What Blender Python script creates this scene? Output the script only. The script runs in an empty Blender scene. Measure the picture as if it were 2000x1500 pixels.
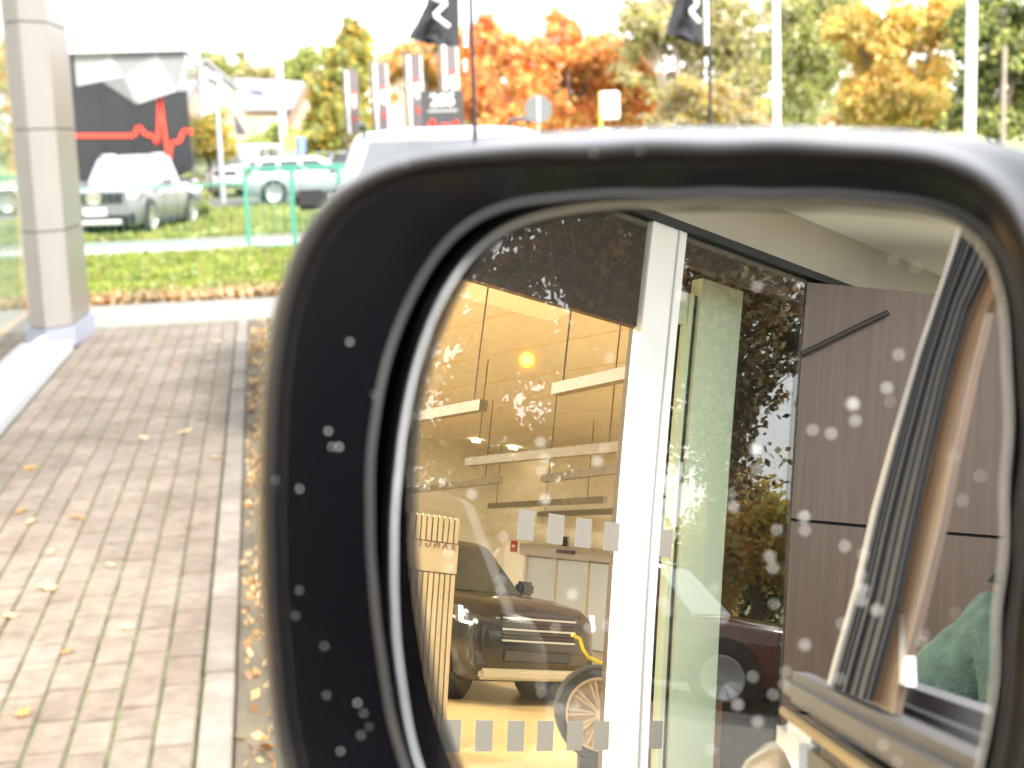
import bpy, bmesh, math, random
import numpy as np
from mathutils import Vector, Matrix
random.seed(7); RNG = np.random.default_rng(7)
SC = bpy.context.scene; COL = SC.collection
R = math.radians
# ------------------------------------------------------------------ camera
F = 2900.0; CAM = Vector((0, 0, 2.15))
yc = Vector((-503, 480, -F)).normalized()
VV = F*F/(480+.034*503)
zc = -Vector((.034*VV, -VV, -F)).normalized(); zc = (zc-yc*zc.dot(yc)).normalized(); xc = yc.cross(zc)
MW = Matrix((xc, yc, zc))                      # camera space -> world
cd = bpy.data.cameras.new('camera'); cam = bpy.data.objects.new('camera', cd); COL.objects.link(cam)
cam.matrix_world = Matrix.Translation(CAM) @ MW.to_4x4()
cd.sensor_width = 36; cd.lens = 36*F/2000; cd.clip_start = .02; cd.clip_end = 2000
cd.dof.use_dof = True; cd.dof.focus_distance = 1.62; cd.dof.aperture_fstop = cd.lens/1000/.0066
SC.camera = cam
# ------------------------------------------------------------------ world, sun, exposure
SUN_AZ, SUN_EL = R(150), R(38)                 # azimuth clockwise from +Y
w = bpy.data.worlds.new('World'); SC.world = w; w.use_nodes = True
nt = w.node_tree; bg = nt.nodes['Background']; out = nt.nodes['World Output']
sky = nt.nodes.new('ShaderNodeTexSky'); sky.sky_type = 'NISHITA'; sky.sun_disc = False
sky.sun_elevation = SUN_EL; sky.sun_rotation = SUN_AZ
bg.inputs[1].default_value = .10; nt.links.new(sky.outputs[0], bg.inputs[0])
bg2 = nt.nodes.new('ShaderNodeBackground'); bg2.inputs[1].default_value = 1.0
nz = nt.nodes.new('ShaderNodeTexNoise'); nz.inputs['Scale'].default_value = 2.2; nz.inputs['Detail'].default_value = 5
cr = nt.nodes.new('ShaderNodeValToRGB'); cr.color_ramp.elements[0].position = .3; cr.color_ramp.elements[1].position = .7
cr.color_ramp.elements[0].color = (.86, .89, .95, 1); cr.color_ramp.elements[1].color = (1.12, 1.11, 1.1, 1)
tcw = nt.nodes.new('ShaderNodeTexCoord'); nt.links.new(tcw.outputs['Generated'], nz.inputs['Vector'])
nt.links.new(nz.outputs['Fac'], cr.inputs[0]); nt.links.new(cr.outputs[0], bg2.inputs[0])
mx = nt.nodes.new('ShaderNodeMixShader'); mx.inputs[0].default_value = .85
nt.links.new(bg.outputs[0], mx.inputs[1]); nt.links.new(bg2.outputs[0], mx.inputs[2]); nt.links.new(mx.outputs[0], out.inputs[0])
sl = bpy.data.lights.new('sun', 'SUN'); sl.energy = 2.6; sl.angle = R(10); sl.color = (1, .95, .87)
so = bpy.data.objects.new('sun', sl); COL.objects.link(so)
sd = Vector((math.sin(SUN_AZ)*math.cos(SUN_EL), math.cos(SUN_AZ)*math.cos(SUN_EL), math.sin(SUN_EL)))
so.rotation_euler = sd.to_track_quat('Z', 'Y').to_euler(); so.location = (0, 0, 30)
vs = SC.view_settings; vs.view_transform = 'Standard'; vs.look = 'None'; vs.gamma = 1; vs.use_curve_mapping = False
vs.exposure = 1.75
SC.cycles.max_bounces = 10; SC.cycles.transparent_max_bounces = 24; SC.cycles.glossy_bounces = 6
SC.cycles.caustics_reflective = True; SC.cycles.caustics_refractive = False
SC.cycles.blur_glossy = .5; SC.cycles.sample_clamp_indirect = 6
# ------------------------------------------------------------------ geometry of sight lines (used to measure the place)
def ray(px, py): return (MW @ Vector((px-1000, 750-py, -F))).normalized()
def fY(px, py, Y): D = ray(px, py); return CAM + D*(Y/D.y)
def fZ(px, py, z=0.): D = ray(px, py); return CAM + D*((z-CAM.z)/D.z)
MC = CAM + ray(1370, 950)*.549270              # middle of the mirror glass
_az, _el, MR = -.559342, .170507, math.exp(1.044371)
MN = Vector((math.sin(_az)*math.cos(_el), -math.cos(_az)*math.cos(_el), math.sin(_el)))
SPH = MC - MN*MR
def bounce(px, py):
    D = ray(px, py); oc = CAM-SPH; b = oc.dot(D); t = -b-math.sqrt(max(0, b*b-(oc.dot(oc)-MR*MR)))
    H = CAM+D*t; N = (H-SPH)/MR; return H, D-N*(2*D.dot(N))
def mP(px, py, p0, n): H, r = bounce(px, py); return H + r*((p0-H).dot(n)/r.dot(n))
def mX(px, py, X): return mP(px, py, Vector((X, 0, 0)), Vector((1, 0, 0)))
def mZ(px, py, z): return mP(px, py, Vector((0, 0, z)), Vector((0, 0, 1)))
def mY(px, py, Y): return mP(px, py, Vector((0, Y, 0)), Vector((0, 1, 0)))
# ------------------------------------------------------------------ materials
MATS = {}
def pbr(name, col, rough=.5, metal=0., coat=0., noise=0., nscale=8., bump=0., bscale=60., spec=.5, emit=None, estr=1., world=False, stretch=None):
    if name in MATS: return MATS[name]
    m = bpy.data.materials.new(name); m.use_nodes = True; t = m.node_tree; p = t.nodes['Principled BSDF']
    c = (*col, 1)
    p.inputs['Base Color'].default_value = c; p.inputs['Roughness'].default_value = rough; p.inputs['Metallic'].default_value = metal
    p.inputs['Coat Weight'].default_value = coat; p.inputs['Coat Roughness'].default_value = .03; p.inputs['Specular IOR Level'].default_value = spec
    tc = t.nodes.new('ShaderNodeTexCoord'); mp = t.nodes.new('ShaderNodeMapping'); t.links.new(t.nodes.new('ShaderNodeNewGeometry').outputs['Position'] if world else tc.outputs['Object'], mp.inputs[0])
    if stretch: mp.inputs['Scale'].default_value = stretch
    if noise:
        n = t.nodes.new('ShaderNodeTexNoise'); n.inputs['Scale'].default_value = nscale; n.inputs['Detail'].default_value = 6; t.links.new(mp.outputs[0], n.inputs['Vector'])
        r_ = t.nodes.new('ShaderNodeMapRange'); r_.inputs[1].default_value = .3; r_.inputs[2].default_value = .7; r_.inputs[3].default_value = 1-noise; r_.inputs[4].default_value = 1+noise
        t.links.new(n.outputs['Fac'], r_.inputs[0])
        oi = t.nodes.new('ShaderNodeObjectInfo'); r2 = t.nodes.new('ShaderNodeMapRange'); r2.inputs[3].default_value = 1-noise*.5; r2.inputs[4].default_value = 1+noise*.5
        t.links.new(oi.outputs['Random'], r2.inputs[0])
        mu = t.nodes.new('ShaderNodeMath'); mu.operation = 'MULTIPLY'; t.links.new(r_.outputs[0], mu.inputs[0]); t.links.new(r2.outputs[0], mu.inputs[1])
        v = t.nodes.new('ShaderNodeVectorMath'); v.operation = 'SCALE'; v.inputs[0].default_value = col; t.links.new(mu.outputs[0], v.inputs['Scale'])
        t.links.new(v.outputs[0], p.inputs['Base Color'])
        if world:                                # broad stains over many stones
            n3 = t.nodes.new('ShaderNodeTexNoise'); n3.inputs['Scale'].default_value = 1.3; n3.inputs['Detail'].default_value = 7; n3.inputs['Roughness'].default_value = .65; t.links.new(mp.outputs[0], n3.inputs['Vector'])
            c3 = t.nodes.new('ShaderNodeValToRGB'); c3.color_ramp.elements[0].position = .38; c3.color_ramp.elements[1].position = .6; c3.color_ramp.elements[0].color = (.76, .71, .66, 1); c3.color_ramp.elements[1].color = (1.08, 1.06, 1.04, 1)
            t.links.new(n3.outputs['Fac'], c3.inputs[0]); m3 = t.nodes.new('ShaderNodeVectorMath'); m3.operation = 'MULTIPLY'; t.links.new(v.outputs[0], m3.inputs[0]); t.links.new(c3.outputs[0], m3.inputs[1]); t.links.new(m3.outputs[0], p.inputs['Base Color'])
    if bump:
        n2 = t.nodes.new('ShaderNodeTexNoise'); n2.inputs['Scale'].default_value = bscale; n2.inputs['Detail'].default_value = 4; t.links.new(mp.outputs[0], n2.inputs['Vector'])
        b = t.nodes.new('ShaderNodeBump'); b.inputs['Strength'].default_value = bump; b.inputs['Distance'].default_value = .01
        t.links.new(n2.outputs['Fac'], b.inputs['Height']); t.links.new(b.outputs[0], p.inputs['Normal'])
    if emit: p.inputs['Emission Color'].default_value = (*emit, 1); p.inputs['Emission Strength'].default_value = estr
    MATS[name] = m; return m
def leafmat(name, col, var=.22):
    m = bpy.data.materials.new(name); m.use_nodes = True; t = m.node_tree; t.nodes.remove(t.nodes['Principled BSDF'])
    d = t.nodes.new('ShaderNodeBsdfDiffuse'); tr = t.nodes.new('ShaderNodeBsdfTranslucent'); g = t.nodes.new('ShaderNodeBsdfGlossy'); g.inputs['Roughness'].default_value = .45
    tc = t.nodes.new('ShaderNodeTexCoord'); n = t.nodes.new('ShaderNodeTexNoise'); n.inputs['Scale'].default_value = 1.1; n.inputs['Detail'].default_value = 8
    t.links.new(tc.outputs['Object'], n.inputs['Vector'])
    r_ = t.nodes.new('ShaderNodeMapRange'); r_.inputs[1].default_value = .35; r_.inputs[2].default_value = .65; r_.inputs[3].default_value = 1-var; r_.inputs[4].default_value = 1+var
    t.links.new(n.outputs['Fac'], r_.inputs[0]); v = t.nodes.new('ShaderNodeVectorMath'); v.operation = 'SCALE'; v.inputs[0].default_value = col
    t.links.new(r_.outputs[0], v.inputs['Scale']); t.links.new(v.outputs[0], d.inputs[0]); t.links.new(v.outputs[0], tr.inputs[0])
    a = t.nodes.new('ShaderNodeMixShader'); a.inputs[0].default_value = .5; t.links.new(d.outputs[0], a.inputs[1]); t.links.new(tr.outputs[0], a.inputs[2])
    b = t.nodes.new('ShaderNodeMixShader'); b.inputs[0].default_value = .04; t.links.new(a.outputs[0], b.inputs[1]); t.links.new(g.outputs[0], b.inputs[2])
    t.links.new(b.outputs[0], t.nodes['Material Output'].inputs[0]); return m
def glass(name, tint=(.95, .97, .95), base=.1, k=1.4, maxv=.95):
    m = bpy.data.materials.new(name); m.use_nodes = True; t = m.node_tree; t.nodes.remove(t.nodes['Principled BSDF'])
    a = t.nodes.new('ShaderNodeBsdfTransparent'); a.inputs[0].default_value = (*tint, 1); g = t.nodes.new('ShaderNodeBsdfGlossy'); g.inputs['Roughness'].default_value = 0
    ge = t.nodes.new('ShaderNodeNewGeometry'); dt = t.nodes.new('ShaderNodeVectorMath'); dt.operation = 'DOT_PRODUCT'
    t.links.new(ge.outputs['Incoming'], dt.inputs[0]); t.links.new(ge.outputs['Normal'], dt.inputs[1])
    def mth(op_, a_, b_=None):
        n_ = t.nodes.new('ShaderNodeMath'); n_.operation = op_
        for i_, v_ in enumerate((a_, b_)):
            if v_ is None: continue
            if isinstance(v_, (int, float)): n_.inputs[i_].default_value = v_
            else: t.links.new(v_, n_.inputs[i_])
        return n_.outputs[0]
    p5 = mth('POWER', mth('SUBTRACT', 1.0, mth('ABSOLUTE', dt.outputs['Value'])), 5.0)     # Schlick
    q = t.nodes.new('ShaderNodeMath'); q.operation = 'MULTIPLY_ADD'; q.inputs[1].default_value = k; q.inputs[2].default_value = base; q.use_clamp = True
    t.links.new(p5, q.inputs[0]); x = t.nodes.new('ShaderNodeMixShader'); t.links.new(q.outputs[0], x.inputs[0])
    t.links.new(a.outputs[0], x.inputs[1]); t.links.new(g.outputs[0], x.inputs[2]); t.links.new(x.outputs[0], t.nodes['Material Output'].inputs[0]); return m
M_white = pbr('white_frame', (.78, .77, .74), .35, noise=.03)
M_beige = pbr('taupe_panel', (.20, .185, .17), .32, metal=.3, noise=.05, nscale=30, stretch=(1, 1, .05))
M_wing = pbr('shaded_taupe_panel', (.105, .072, .054), .42, metal=.05, noise=.16, nscale=60, stretch=(1, 1, .03))  # darker copy of the column taupe, with the wall's shade in its colour
M_dark = pbr('dark_joint', (.02, .02, .02), .6)
M_black = pbr('black_plastic', (.018, .018, .02), .45, bump=.15, bscale=900)
M_gloss = pbr('gloss_black', (.006, .006, .008), .12, coat=.6, bump=.02, bscale=500)
M_tyre = pbr('tyre_rubber', (.02, .02, .02), .8)
M_rim = pbr('alloy', (.6, .6, .6), .3, metal=.9)
M_chrome = pbr('chrome', (.8, .8, .8), .12, metal=1)
M_glassd = pbr('car_glass', (.02, .025, .025), .04, coat=1)
M_glassp = pbr('sky_glass', (.30, .33, .35), .1, metal=.6, coat=1)
M_redl = pbr('tail_lamp_red', (.35, .01, .01), .2, coat=1)
M_head = pbr('headlamp', (.7, .72, .75), .1, coat=1)
M_plate = pbr('number_plate_white', (.75, .72, .72), .4)
# ------------------------------------------------------------------ helpers
def tag(o, label=None, cat=None, group=None, kind=None):
    if label: o['label'] = label
    if cat: o['category'] = cat
    if group: o['group'] = group
    if kind: o['kind'] = kind
    return o
def empty(name, loc=(0, 0, 0), rz=0., label=None, cat=None, group=None):
    o = bpy.data.objects.new(name, None); COL.objects.link(o); o.location = loc; o.rotation_euler = (0, 0, rz); o.empty_display_size = .1
    return tag(o, label, cat, group)
class MB:
    def __init__(s): s.v = []; s.f = []; s.m = []
    def add(s, vs_, fs, mi=0):
        k = len(s.v); s.v += [tuple(p) for p in vs_]; s.f += [tuple(i+k for i in q) for q in fs]; s.m += [mi]*len(fs); return s
    def box(s, a, b, mi=0, rz=0., o=None):
        x0, y0, z0 = a; x1, y1, z1 = b
        P = [Vector(p) for p in ((x0, y0, z0), (x1, y0, z0), (x1, y1, z0), (x0, y1, z0), (x0, y0, z1), (x1, y0, z1), (x1, y1, z1), (x0, y1, z1))]
        if rz:
            c = Vector(o if o else ((x0+x1)/2, (y0+y1)/2, 0)); rm = Matrix.Rotation(rz, 3, 'Z'); P = [rm@(p-c)+c for p in P]
        return s.add(P, [(0, 3, 2, 1), (4, 5, 6, 7), (0, 1, 5, 4), (1, 2, 6, 5), (2, 3, 7, 6), (3, 0, 4, 7)], mi)
    def prism(s, poly, d, mi=0):
        """flat polygon (3D points) thickened by vector d"""
        n = len(poly); d = Vector(d); P = [Vector(p) for p in poly]; Q = [p+d for p in P]
        return s.add(P+Q, [tuple(range(n))[::-1], tuple(range(n, 2*n))]+[(i, (i+1) % n, n+(i+1) % n, n+i) for i in range(n)], mi)
    def tube(s, pts, r, n=8, mi=0):
        pts = [Vector(p) for p in pts]; rs = r if isinstance(r, (list, tuple)) else [r]*len(pts); V = []
        for i, p in enumerate(pts):
            t = (pts[min(i+1, len(pts)-1)]-pts[max(i-1, 0)]).normalized(); a = t.orthogonal().normalized() if i == 0 else (a-t*a.dot(t)).normalized(); b = t.cross(a)
            V += [p+(a*math.cos(2*math.pi*k/n)+b*math.sin(2*math.pi*k/n))*rs[i] for k in range(n)]
        Fc = [(i*n+k, i*n+(k+1) % n, (i+1)*n+(k+1) % n, (i+1)*n+k) for i in range(len(pts)-1) for k in range(n)]
        Fc += [tuple(range(n))[::-1], tuple((len(pts)-1)*n+k for k in range(n))]
        return s.add(V, Fc, mi)
    def lathe(s, prof, n=24, axis='y', c=(0, 0, 0), mi=0):
        """prof: (radius, along-axis) pairs"""
        c = Vector(c); V = []
        for (r_, h) in prof:
            for k in range(n):
                a = 2*math.pi*k/n; q = {'y': (r_*math.cos(a), h, r_*math.sin(a)), 'z': (r_*math.cos(a), r_*math.sin(a), h), 'x': (h, r_*math.cos(a), r_*math.sin(a))}[axis]
                V.append(c+Vector(q))
        Fc = [(i*n+k, i*n+(k+1) % n, (i+1)*n+(k+1) % n, (i+1)*n+k) for i in range(len(prof)-1) for k in range(n)]
        Fc += [tuple(range(n))[::-1], tuple((len(prof)-1)*n+k for k in range(n))]
        return s.add(V, Fc, mi)
    def build(s, name, mats, parent=None, smooth=False, bev=0., angle=40):
        me = bpy.data.meshes.new(name); me.from_pydata(s.v, [], s.f); me.update()
        for m in (mats if isinstance(mats, (list, tuple)) else [mats]): me.materials.append(m)
        if any(s.m): me.polygons.foreach_set('material_index', s.m)
        bm = bmesh.new(); bm.from_mesh(me); bmesh.ops.recalc_face_normals(bm, faces=bm.faces)
        if bev: bmesh.ops.bevel(bm, geom=[e for e in bm.edges if e.calc_face_angle(0) > .5], offset=bev, segments=2, affect='EDGES', clamp_overlap=True)
        bm.to_mesh(me); bm.free()
        if smooth or bev:
            me.polygons.foreach_set('use_smooth', [True]*len(me.polygons)); me.set_sharp_from_angle(angle=R(angle))
        o = bpy.data.objects.new(name, me); COL.objects.link(o)
        if parent is not None: o.parent = parent
        return o
def copy_tree(o, parent=None):
    c = o.copy(); COL.objects.link(c); c.parent = parent
    for ch in list(o.children): copy_tree(ch, c)
    return c
def struct(name, mb, mat, label=None, **k): return tag(mb.build(name, mat, **k), label, kind='structure')
def loft(rings, closed=True, caps=True):
    mb = MB(); n = len(rings[0]); V = [p for r_ in rings for p in r_]
    Fc = [(i*n+k, i*n+(k+1) % n, (i+1)*n+(k+1) % n, (i+1)*n+k) for i in range(len(rings)-1) for k in range(n if closed else n-1)]
    if caps: Fc += [tuple(range(n))[::-1]]+([] if caps == 'start' else [tuple((len(rings)-1)*n+k for k in range(n))])
    return mb.add(V, Fc)
def cloud(name, P, N, size, mats, parent=None, kind=None, aspect=1.6):
    """many small leaf quads at points P with random directions"""
    n = len(P); a = RNG.normal(size=(n, 3)); a /= np.linalg.norm(a, axis=1)[:, None]
    b = RNG.normal(size=(n, 3)); b -= a*(a*b).sum(1)[:, None]; b /= np.linalg.norm(b, axis=1)[:, None]
    sz = (size*RNG.uniform(.6, 1.35, n))[:, None]
    V = np.stack([P-a*sz*aspect/2, P+b*sz/2, P+a*sz*aspect/2, P-b*sz/2], 1).reshape(-1, 3)
    me = bpy.data.meshes.new(name); me.vertices.add(4*n); me.vertices.foreach_set('co', V.ravel())
    me.loops.add(4*n); me.loops.foreach_set('vertex_index', np.arange(4*n)); me.polygons.add(n)
    me.polygons.foreach_set('loop_start', np.arange(0, 4*n, 4)); me.polygons.foreach_set('loop_total', np.full(n, 4))
    for m in mats: me.materials.append(m)
    me.polygons.foreach_set('material_index', RNG.integers(0, len(mats), n)); me.update()
    o = bpy.data.objects.new(name, me); COL.objects.link(o); o.parent = parent
    if kind: o['kind'] = kind
    return o
L_yel = leafmat('leaf_yellow', (.60, .42, .07)); L_grn = leafmat('leaf_green', (.34, .40, .13)); L_yg = leafmat('leaf_yellow_green', (.48, .48, .14))
L_org = leafmat('leaf_orange', (.86, .44, .13)); L_red = leafmat('leaf_red', (.78, .27, .14)); L_gold = leafmat('leaf_gold', (.78, .54, .18))
L_olv = leafmat('leaf_olive', (.50, .46, .27)); L_dk = leafmat('leaf_dark_green', (.045, .06, .02)); L_brn = leafmat('leaf_brown', (.24, .12, .05)); L_tan = leafmat('leaf_tan', (.50, .42, .26))
L_fall = leafmat('fallen_pale', (.72, .56, .34)); L_fall2 = leafmat('fallen_orange', (.55, .33, .13))
M_bark = pbr('bark', (.12, .09, .07), .9, noise=.3, nscale=6, bump=.5, bscale=20)
M_bark2 = pbr('pale_bark', (.36, .31, .26), .9, noise=.2, nscale=6, bump=.4, bscale=20)
def tree(name, base, blobs, mats, n, leaf, label, group=None, cat='tree', trunk_r=.18, lean=0., bark=None, density=.5, gap=1.3, seed=1, drop=0.):
    """blobs: (dx,dy,z,rx,ry,rz) ellipsoids of the crown, relative to the base"""
    rnd = random.Random(seed); t = empty(name, base, 0, label, cat, group); bark = bark or M_bark
    top = max(b[2]+b[5]*.5 for b in blobs); tk = MB()
    pts = [Vector((lean*k/6*top*.15+rnd.uniform(-.06, .06)*k/3, rnd.uniform(-.06, .06)*k/3, top*k/6)) for k in range(7)]
    tk.tube(pts, [trunk_r*(1.15 if k == 0 else 1-k/7.2) for k in range(7)], 9)
    for b in blobs:
        c = Vector(b[:3]); k = rnd.uniform(.3, .6); q = pts[0].lerp(pts[-1], min(.9, k*c.z/top)); 
        mid = q.lerp(c, .55)+Vector((rnd.uniform(-.2, .2), rnd.uniform(-.2, .2), .25))
        tk.tube([q, mid, c], [trunk_r*.45, trunk_r*.28, trunk_r*.1], 6)
        for _ in range(4):
            e = c+Vector((rnd.uniform(-.8, .8)*b[3], rnd.uniform(-.8, .8)*b[4], rnd.uniform(-.5, .9)*b[5])); tk.tube([mid.lerp(c, rnd.random()), (mid+e)/2+Vector((0, 0, .15)), e], [trunk_r*.16, trunk_r*.1, trunk_r*.03], 5)
    tk.build('trunk', bark, t, smooth=True)
    vol = np.array([b[3]*b[4]*b[5] for b in blobs])**.75; P = []
    for b, v in zip(blobs, vol/vol.sum()):
        m = int(n*v); cl = max(10, m//45)
        u = RNG.normal(size=(cl, 3)); u /= np.linalg.norm(u, axis=1)[:, None]; rr = RNG.uniform(density, 1.05, cl)[:, None]
        cc = np.array(b[:3])+u*rr*np.array(b[3:6]); idx = RNG.integers(0, cl, m); sp = (b[3]*b[4]*b[5])**(1/3)*.22
        q = cc[idx]+RNG.normal(size=(m, 3))*sp*np.array([1, 1, .6]); q[:, 2] -= drop*RNG.random(m)**2
        P.append(q)
    P = np.concatenate(P); s = np.sin(P[:, 0]*gap+seed)+np.sin(P[:, 2]*gap*1.3+seed*2)+np.sin(P[:, 1]*gap*.9+P[:, 0]*.7); P = P[s > -1.1]; P = P[P[:, 2] > .15]
    cloud('crown', P, None, leaf, mats, t); return t
# ================================================================== GROUND
M_soil = pbr('soil', (.10, .085, .06), .95, noise=.3, nscale=3)
M_turf = pbr('turf', (.22, .25, .09), .95, noise=.35, nscale=1.5, bump=.6, bscale=30)
M_asph = pbr('asphalt', (.16, .155, .15), .9, noise=.15, nscale=2, bump=.3, bscale=120)
M_path = pbr('pale_path', (.36, .35, .34), .85, noise=.08, nscale=3)
struct('ground', MB().add([(-400, -400, -.05), (400, -400, -.05), (400, 500, -.05), (-400, 500, -.05)], [(0, 1, 2, 3)]), M_turf, 'short green turf stretching behind the car park')
struct('gutter', MB().box((-.202, 4, -.04), (.36, 19.4, -.006)), M_soil, 'sandy gutter with leaves beside the kerb')
M_band = pbr('pale_paving', (.22, .205, .19), .85, noise=.08, nscale=5)
struct('paved_apron', MB().box((-9, 18.05, -.04), (12, 20.6, -.004)), M_band, 'pale paving across the end of the pavement')
struct('path', MB().box((-30, 28.9, -.04), (20, 32.6, -.012)), M_path, 'pale path beyond the grass verge')
struct('kerb_line', MB().box((-30, 32.6, -.04), (20, 33.0, .06)), pbr('kerb_grey', (.25, .22, .2), .8), 'low kerb at the far edge of the pale path')
struct('road', MB().box((-60, 47, -.04), (80, 56, -.012)), M_asph, 'grey road passing the black building')
struct('driveway', MB().add([(-1.9, 37, -.03), (1.2, 36.5, -.03), (3, 47, -.03), (-1.4, 47, -.03)], [(0, 1, 2, 3)]), pbr('drive', (.33, .27, .25), .9), 'pinkish driveway leading to the road')
# pavers
M_joint = pbr('mossy_joint', (.085, .105, .035), .95, noise=.5, nscale=7)
M_paver = pbr('paver_grey', (.178, .150, .128), .85, noise=.2, nscale=14, bump=.5, bscale=120, world=True)
pav = struct('pavement', MB().box((-2.02, 3.9, -.06), (-.345, 18.05, -.012)), M_joint, 'mossy bed under rows of grey pavers')
pw, pl = .152, .315
pm = MB().box((-pw/2+.005, -pl/2+.005, -.05), (pw/2-.005, pl/2-.005, 0)); proto = pm.build('paver', M_paver, pav, bev=.006)
slots = []
for r_ in range(11):
    x = -.345-pw*(r_+.5)
    off = random.uniform(0, pl) if r_ % 2 else 0
    y = 3.95+off+pl/2
    while y < 17.9: slots.append((y, x)); y += pl
slots.sort(key=lambda s: abs(s[0]-4.9)+(0 if s[0] > 4.6 else 5))
rest = MB()
for i, (y, x) in enumerate(slots):
    dz = random.uniform(-.004, .002); tx, ty = random.uniform(-.012, .012), random.uniform(-.008, .008)
    if i < 300:
        o = proto if i == 0 else proto.copy()
        if i: COL.objects.link(o)
        o.parent = pav; o.location = (x, y, dz); o.rotation_euler = (ty, tx, random.uniform(-.008, .008))
    else: rest.box((x-pw/2+.007, y-pl/2+.007, -.05), (x+pw/2-.007, y+pl/2-.007, dz))
tag(rest.build('pavers', M_paver, pav), 'far pavers towards the end of the pavement', kind='stuff')
kb = struct('kerb', MB().box((-.34, 3.9, -.08), (-.21, 18.05, -.015)), M_soil, 'row of kerb stones along the pavers')
M_kerb = pbr('kerb_stone', (.195, .175, .158), .8, noise=.15, nscale=9, bump=.35, bscale=100, world=True)
kp = MB().box((-.062, -.492, -.07), (.062, .492, .012)).build('kerb_stone', M_kerb, kb, bev=.008)
for i in range(14):
    o = kp if i == 0 else kp.copy()
    if i: COL.objects.link(o)
    o.parent = kb; o.location = (-.272, 4.4+i, random.uniform(-.004, .004)); o.rotation_euler = (0, 0, random.uniform(-.004, .004))
# fallen leaves
def leaf_mesh():
    pts = []
    for k in range(14):
        a = 2*math.pi*k/14; rr = (.046 if k % 2 == 0 else .027)*(1.15 if abs(a-math.pi) > 2 else .9); pts.append((rr*math.cos(a), rr*.8*math.sin(a), .004+.008*abs(math.sin(a*1.5))))
    return MB().add([(0, 0, .012)]+pts, [(0, i+1, (i+1) % 14+1) for i in range(14)])
LM = [leaf_mesh().build('fallen_leaf', m, smooth=True) for m in (L_fall, L_fall2)]
spots = [(150, 1012), (100, 1078), (60, 1020), (40, 1000), (300, 885), (360, 845), (235, 842), (160, 775), (343, 715), (232, 690), (275, 758), (425, 668), (310, 665), (410, 700), (20, 1205), (45, 1395), (280, 855), (425, 895), (185, 735), (265, 712), (95, 1150), (130, 1275), (215, 1105), (250, 1225), (60, 915)]
for i, (px, py) in enumerate(spots):
    src = LM[0 if i % 3 else 1]; p = fZ(px, py, .004)
    o = src if i in (0, 1) and not src.get('label') else src.copy()
    if o is not src: COL.objects.link(o)
    o.location = p; o.rotation_euler = (random.uniform(-.25, .25), random.uniform(-.25, .25), random.uniform(0, 6)); s = random.uniform(.8, 1.5); o.scale = (s, s, s)
    tag(o, 'pale cream fallen leaf lying on the grey pavers' if src is LM[0] else 'orange brown fallen leaf lying on the grey pavers', 'leaf', 'pale leaves scattered on the pavers' if src is LM[0] else 'orange leaves scattered on the pavers')
n = 1700; P = np.stack([RNG.uniform(-.19, .05, n), RNG.uniform(4.3, 18, n)**1, RNG.uniform(.0, .012, n)], 1)
keep = (np.sin(P[:, 1]*2.1)+np.sin(P[:, 1]*5.3)+RNG.normal(size=n)*.9) > -.3; P = P[keep]
tag(cloud('fallen_leaves', P, None, .032, [L_fall, L_fall2, L_brn]), 'brown leaf litter filling the gutter beside the kerb', kind='stuff')
n = 5200; P = np.stack([RNG.uniform(-3.2, 1.2, n), 20.6+np.abs(RNG.normal(size=n))*.55, RNG.uniform(0, .09, n)], 1)
tag(cloud('leaf_litter', P, None, .075, [L_fall, L_fall2, L_brn, L_tan]), 'drift of pale fallen leaves at the foot of the grass verge', kind='stuff')
def grass(name, x0, x1, y0, y1, n, h, label, mats):
    P = np.stack([RNG.uniform(x0, x1, n), RNG.uniform(y0, y1, n), RNG.uniform(0, h, n)], 1)
    tag(cloud(name, P, None, h*.8, mats, aspect=2.6), label, kind='stuff')
G1 = leafmat('grass_light', (.30, .36, .06), .25); G2 = leafmat('grass_mid', (.16, .25, .04), .25); G3 = leafmat('grass_straw', (.38, .34, .12), .25)
grass('verge_grass', -3.4, 1.2, 20.9, 28.9, 16000, .09, 'bright green grass verge beyond the paving', [G1, G1, G2, G3])
grass('lawn_grass', -5.2, 2.2, 33.1, 46.5, 15000, .12, 'rough grass around the pickup truck', [G1, G2, G3])
# raised parking deck (car stands on it)
M_deck = pbr('deck_asphalt', (.25, .235, .215), .9, noise=.12, nscale=3, bump=.3, bscale=100)
struct('parking_deck', MB().box((-1.0, -26, -.04), (26, 3.4, .6)).box((.36, 3.4, -.04), (26, 14.5, .6)), M_deck, 'raised paved parking deck under the cars')
# ================================================================== SHOWROOM BUILDING
XG = -2.3
bl = empty('showroom', (XG, 0, 0), 0, 'glass fronted car showroom with taupe columns and white frames beside the pavement', 'showroom')
def bp(name, mb, mat, **k):
    o = mb.build(name, mat, **k); o.parent = bl; o.location = (-XG, 0, 0); return o
M_glass = glass('facade_glass', (.97, .985, .97), .13, .9)
M_floor = pbr('oak_floor', (.42, .29, .14), .28, noise=.1, nscale=3, stretch=(1, 8, 1))
M_int = pbr('cream_wall', (.66, .62, .52), .7, noise=.02)
M_ceil = pbr('cream_ceiling', (.62, .58, .49), .7, noise=.02)
M_whitei = pbr('pale_bulkhead', (.80, .77, .68), .6)
bp('floor', MB().box((-22.2, -13.2, 0), (XG-.1, 18, .4)), M_floor)
bp('ceiling', MB().box((-22.2, -13.2, 4.6), (XG-.12, 18, 4.75)), M_ceil)
for i in range(14):
    if i == 0: cs = bp('ceiling_joint', MB().box((-22, -.012, 4.592), (XG-.15, .012, 4.602)), pbr('ceiling_line', (.62, .51, .32), .8))
    else: cs = cs.copy(); COL.objects.link(cs)
    cs.location = (-XG, -12+i*1.15, 0)
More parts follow.
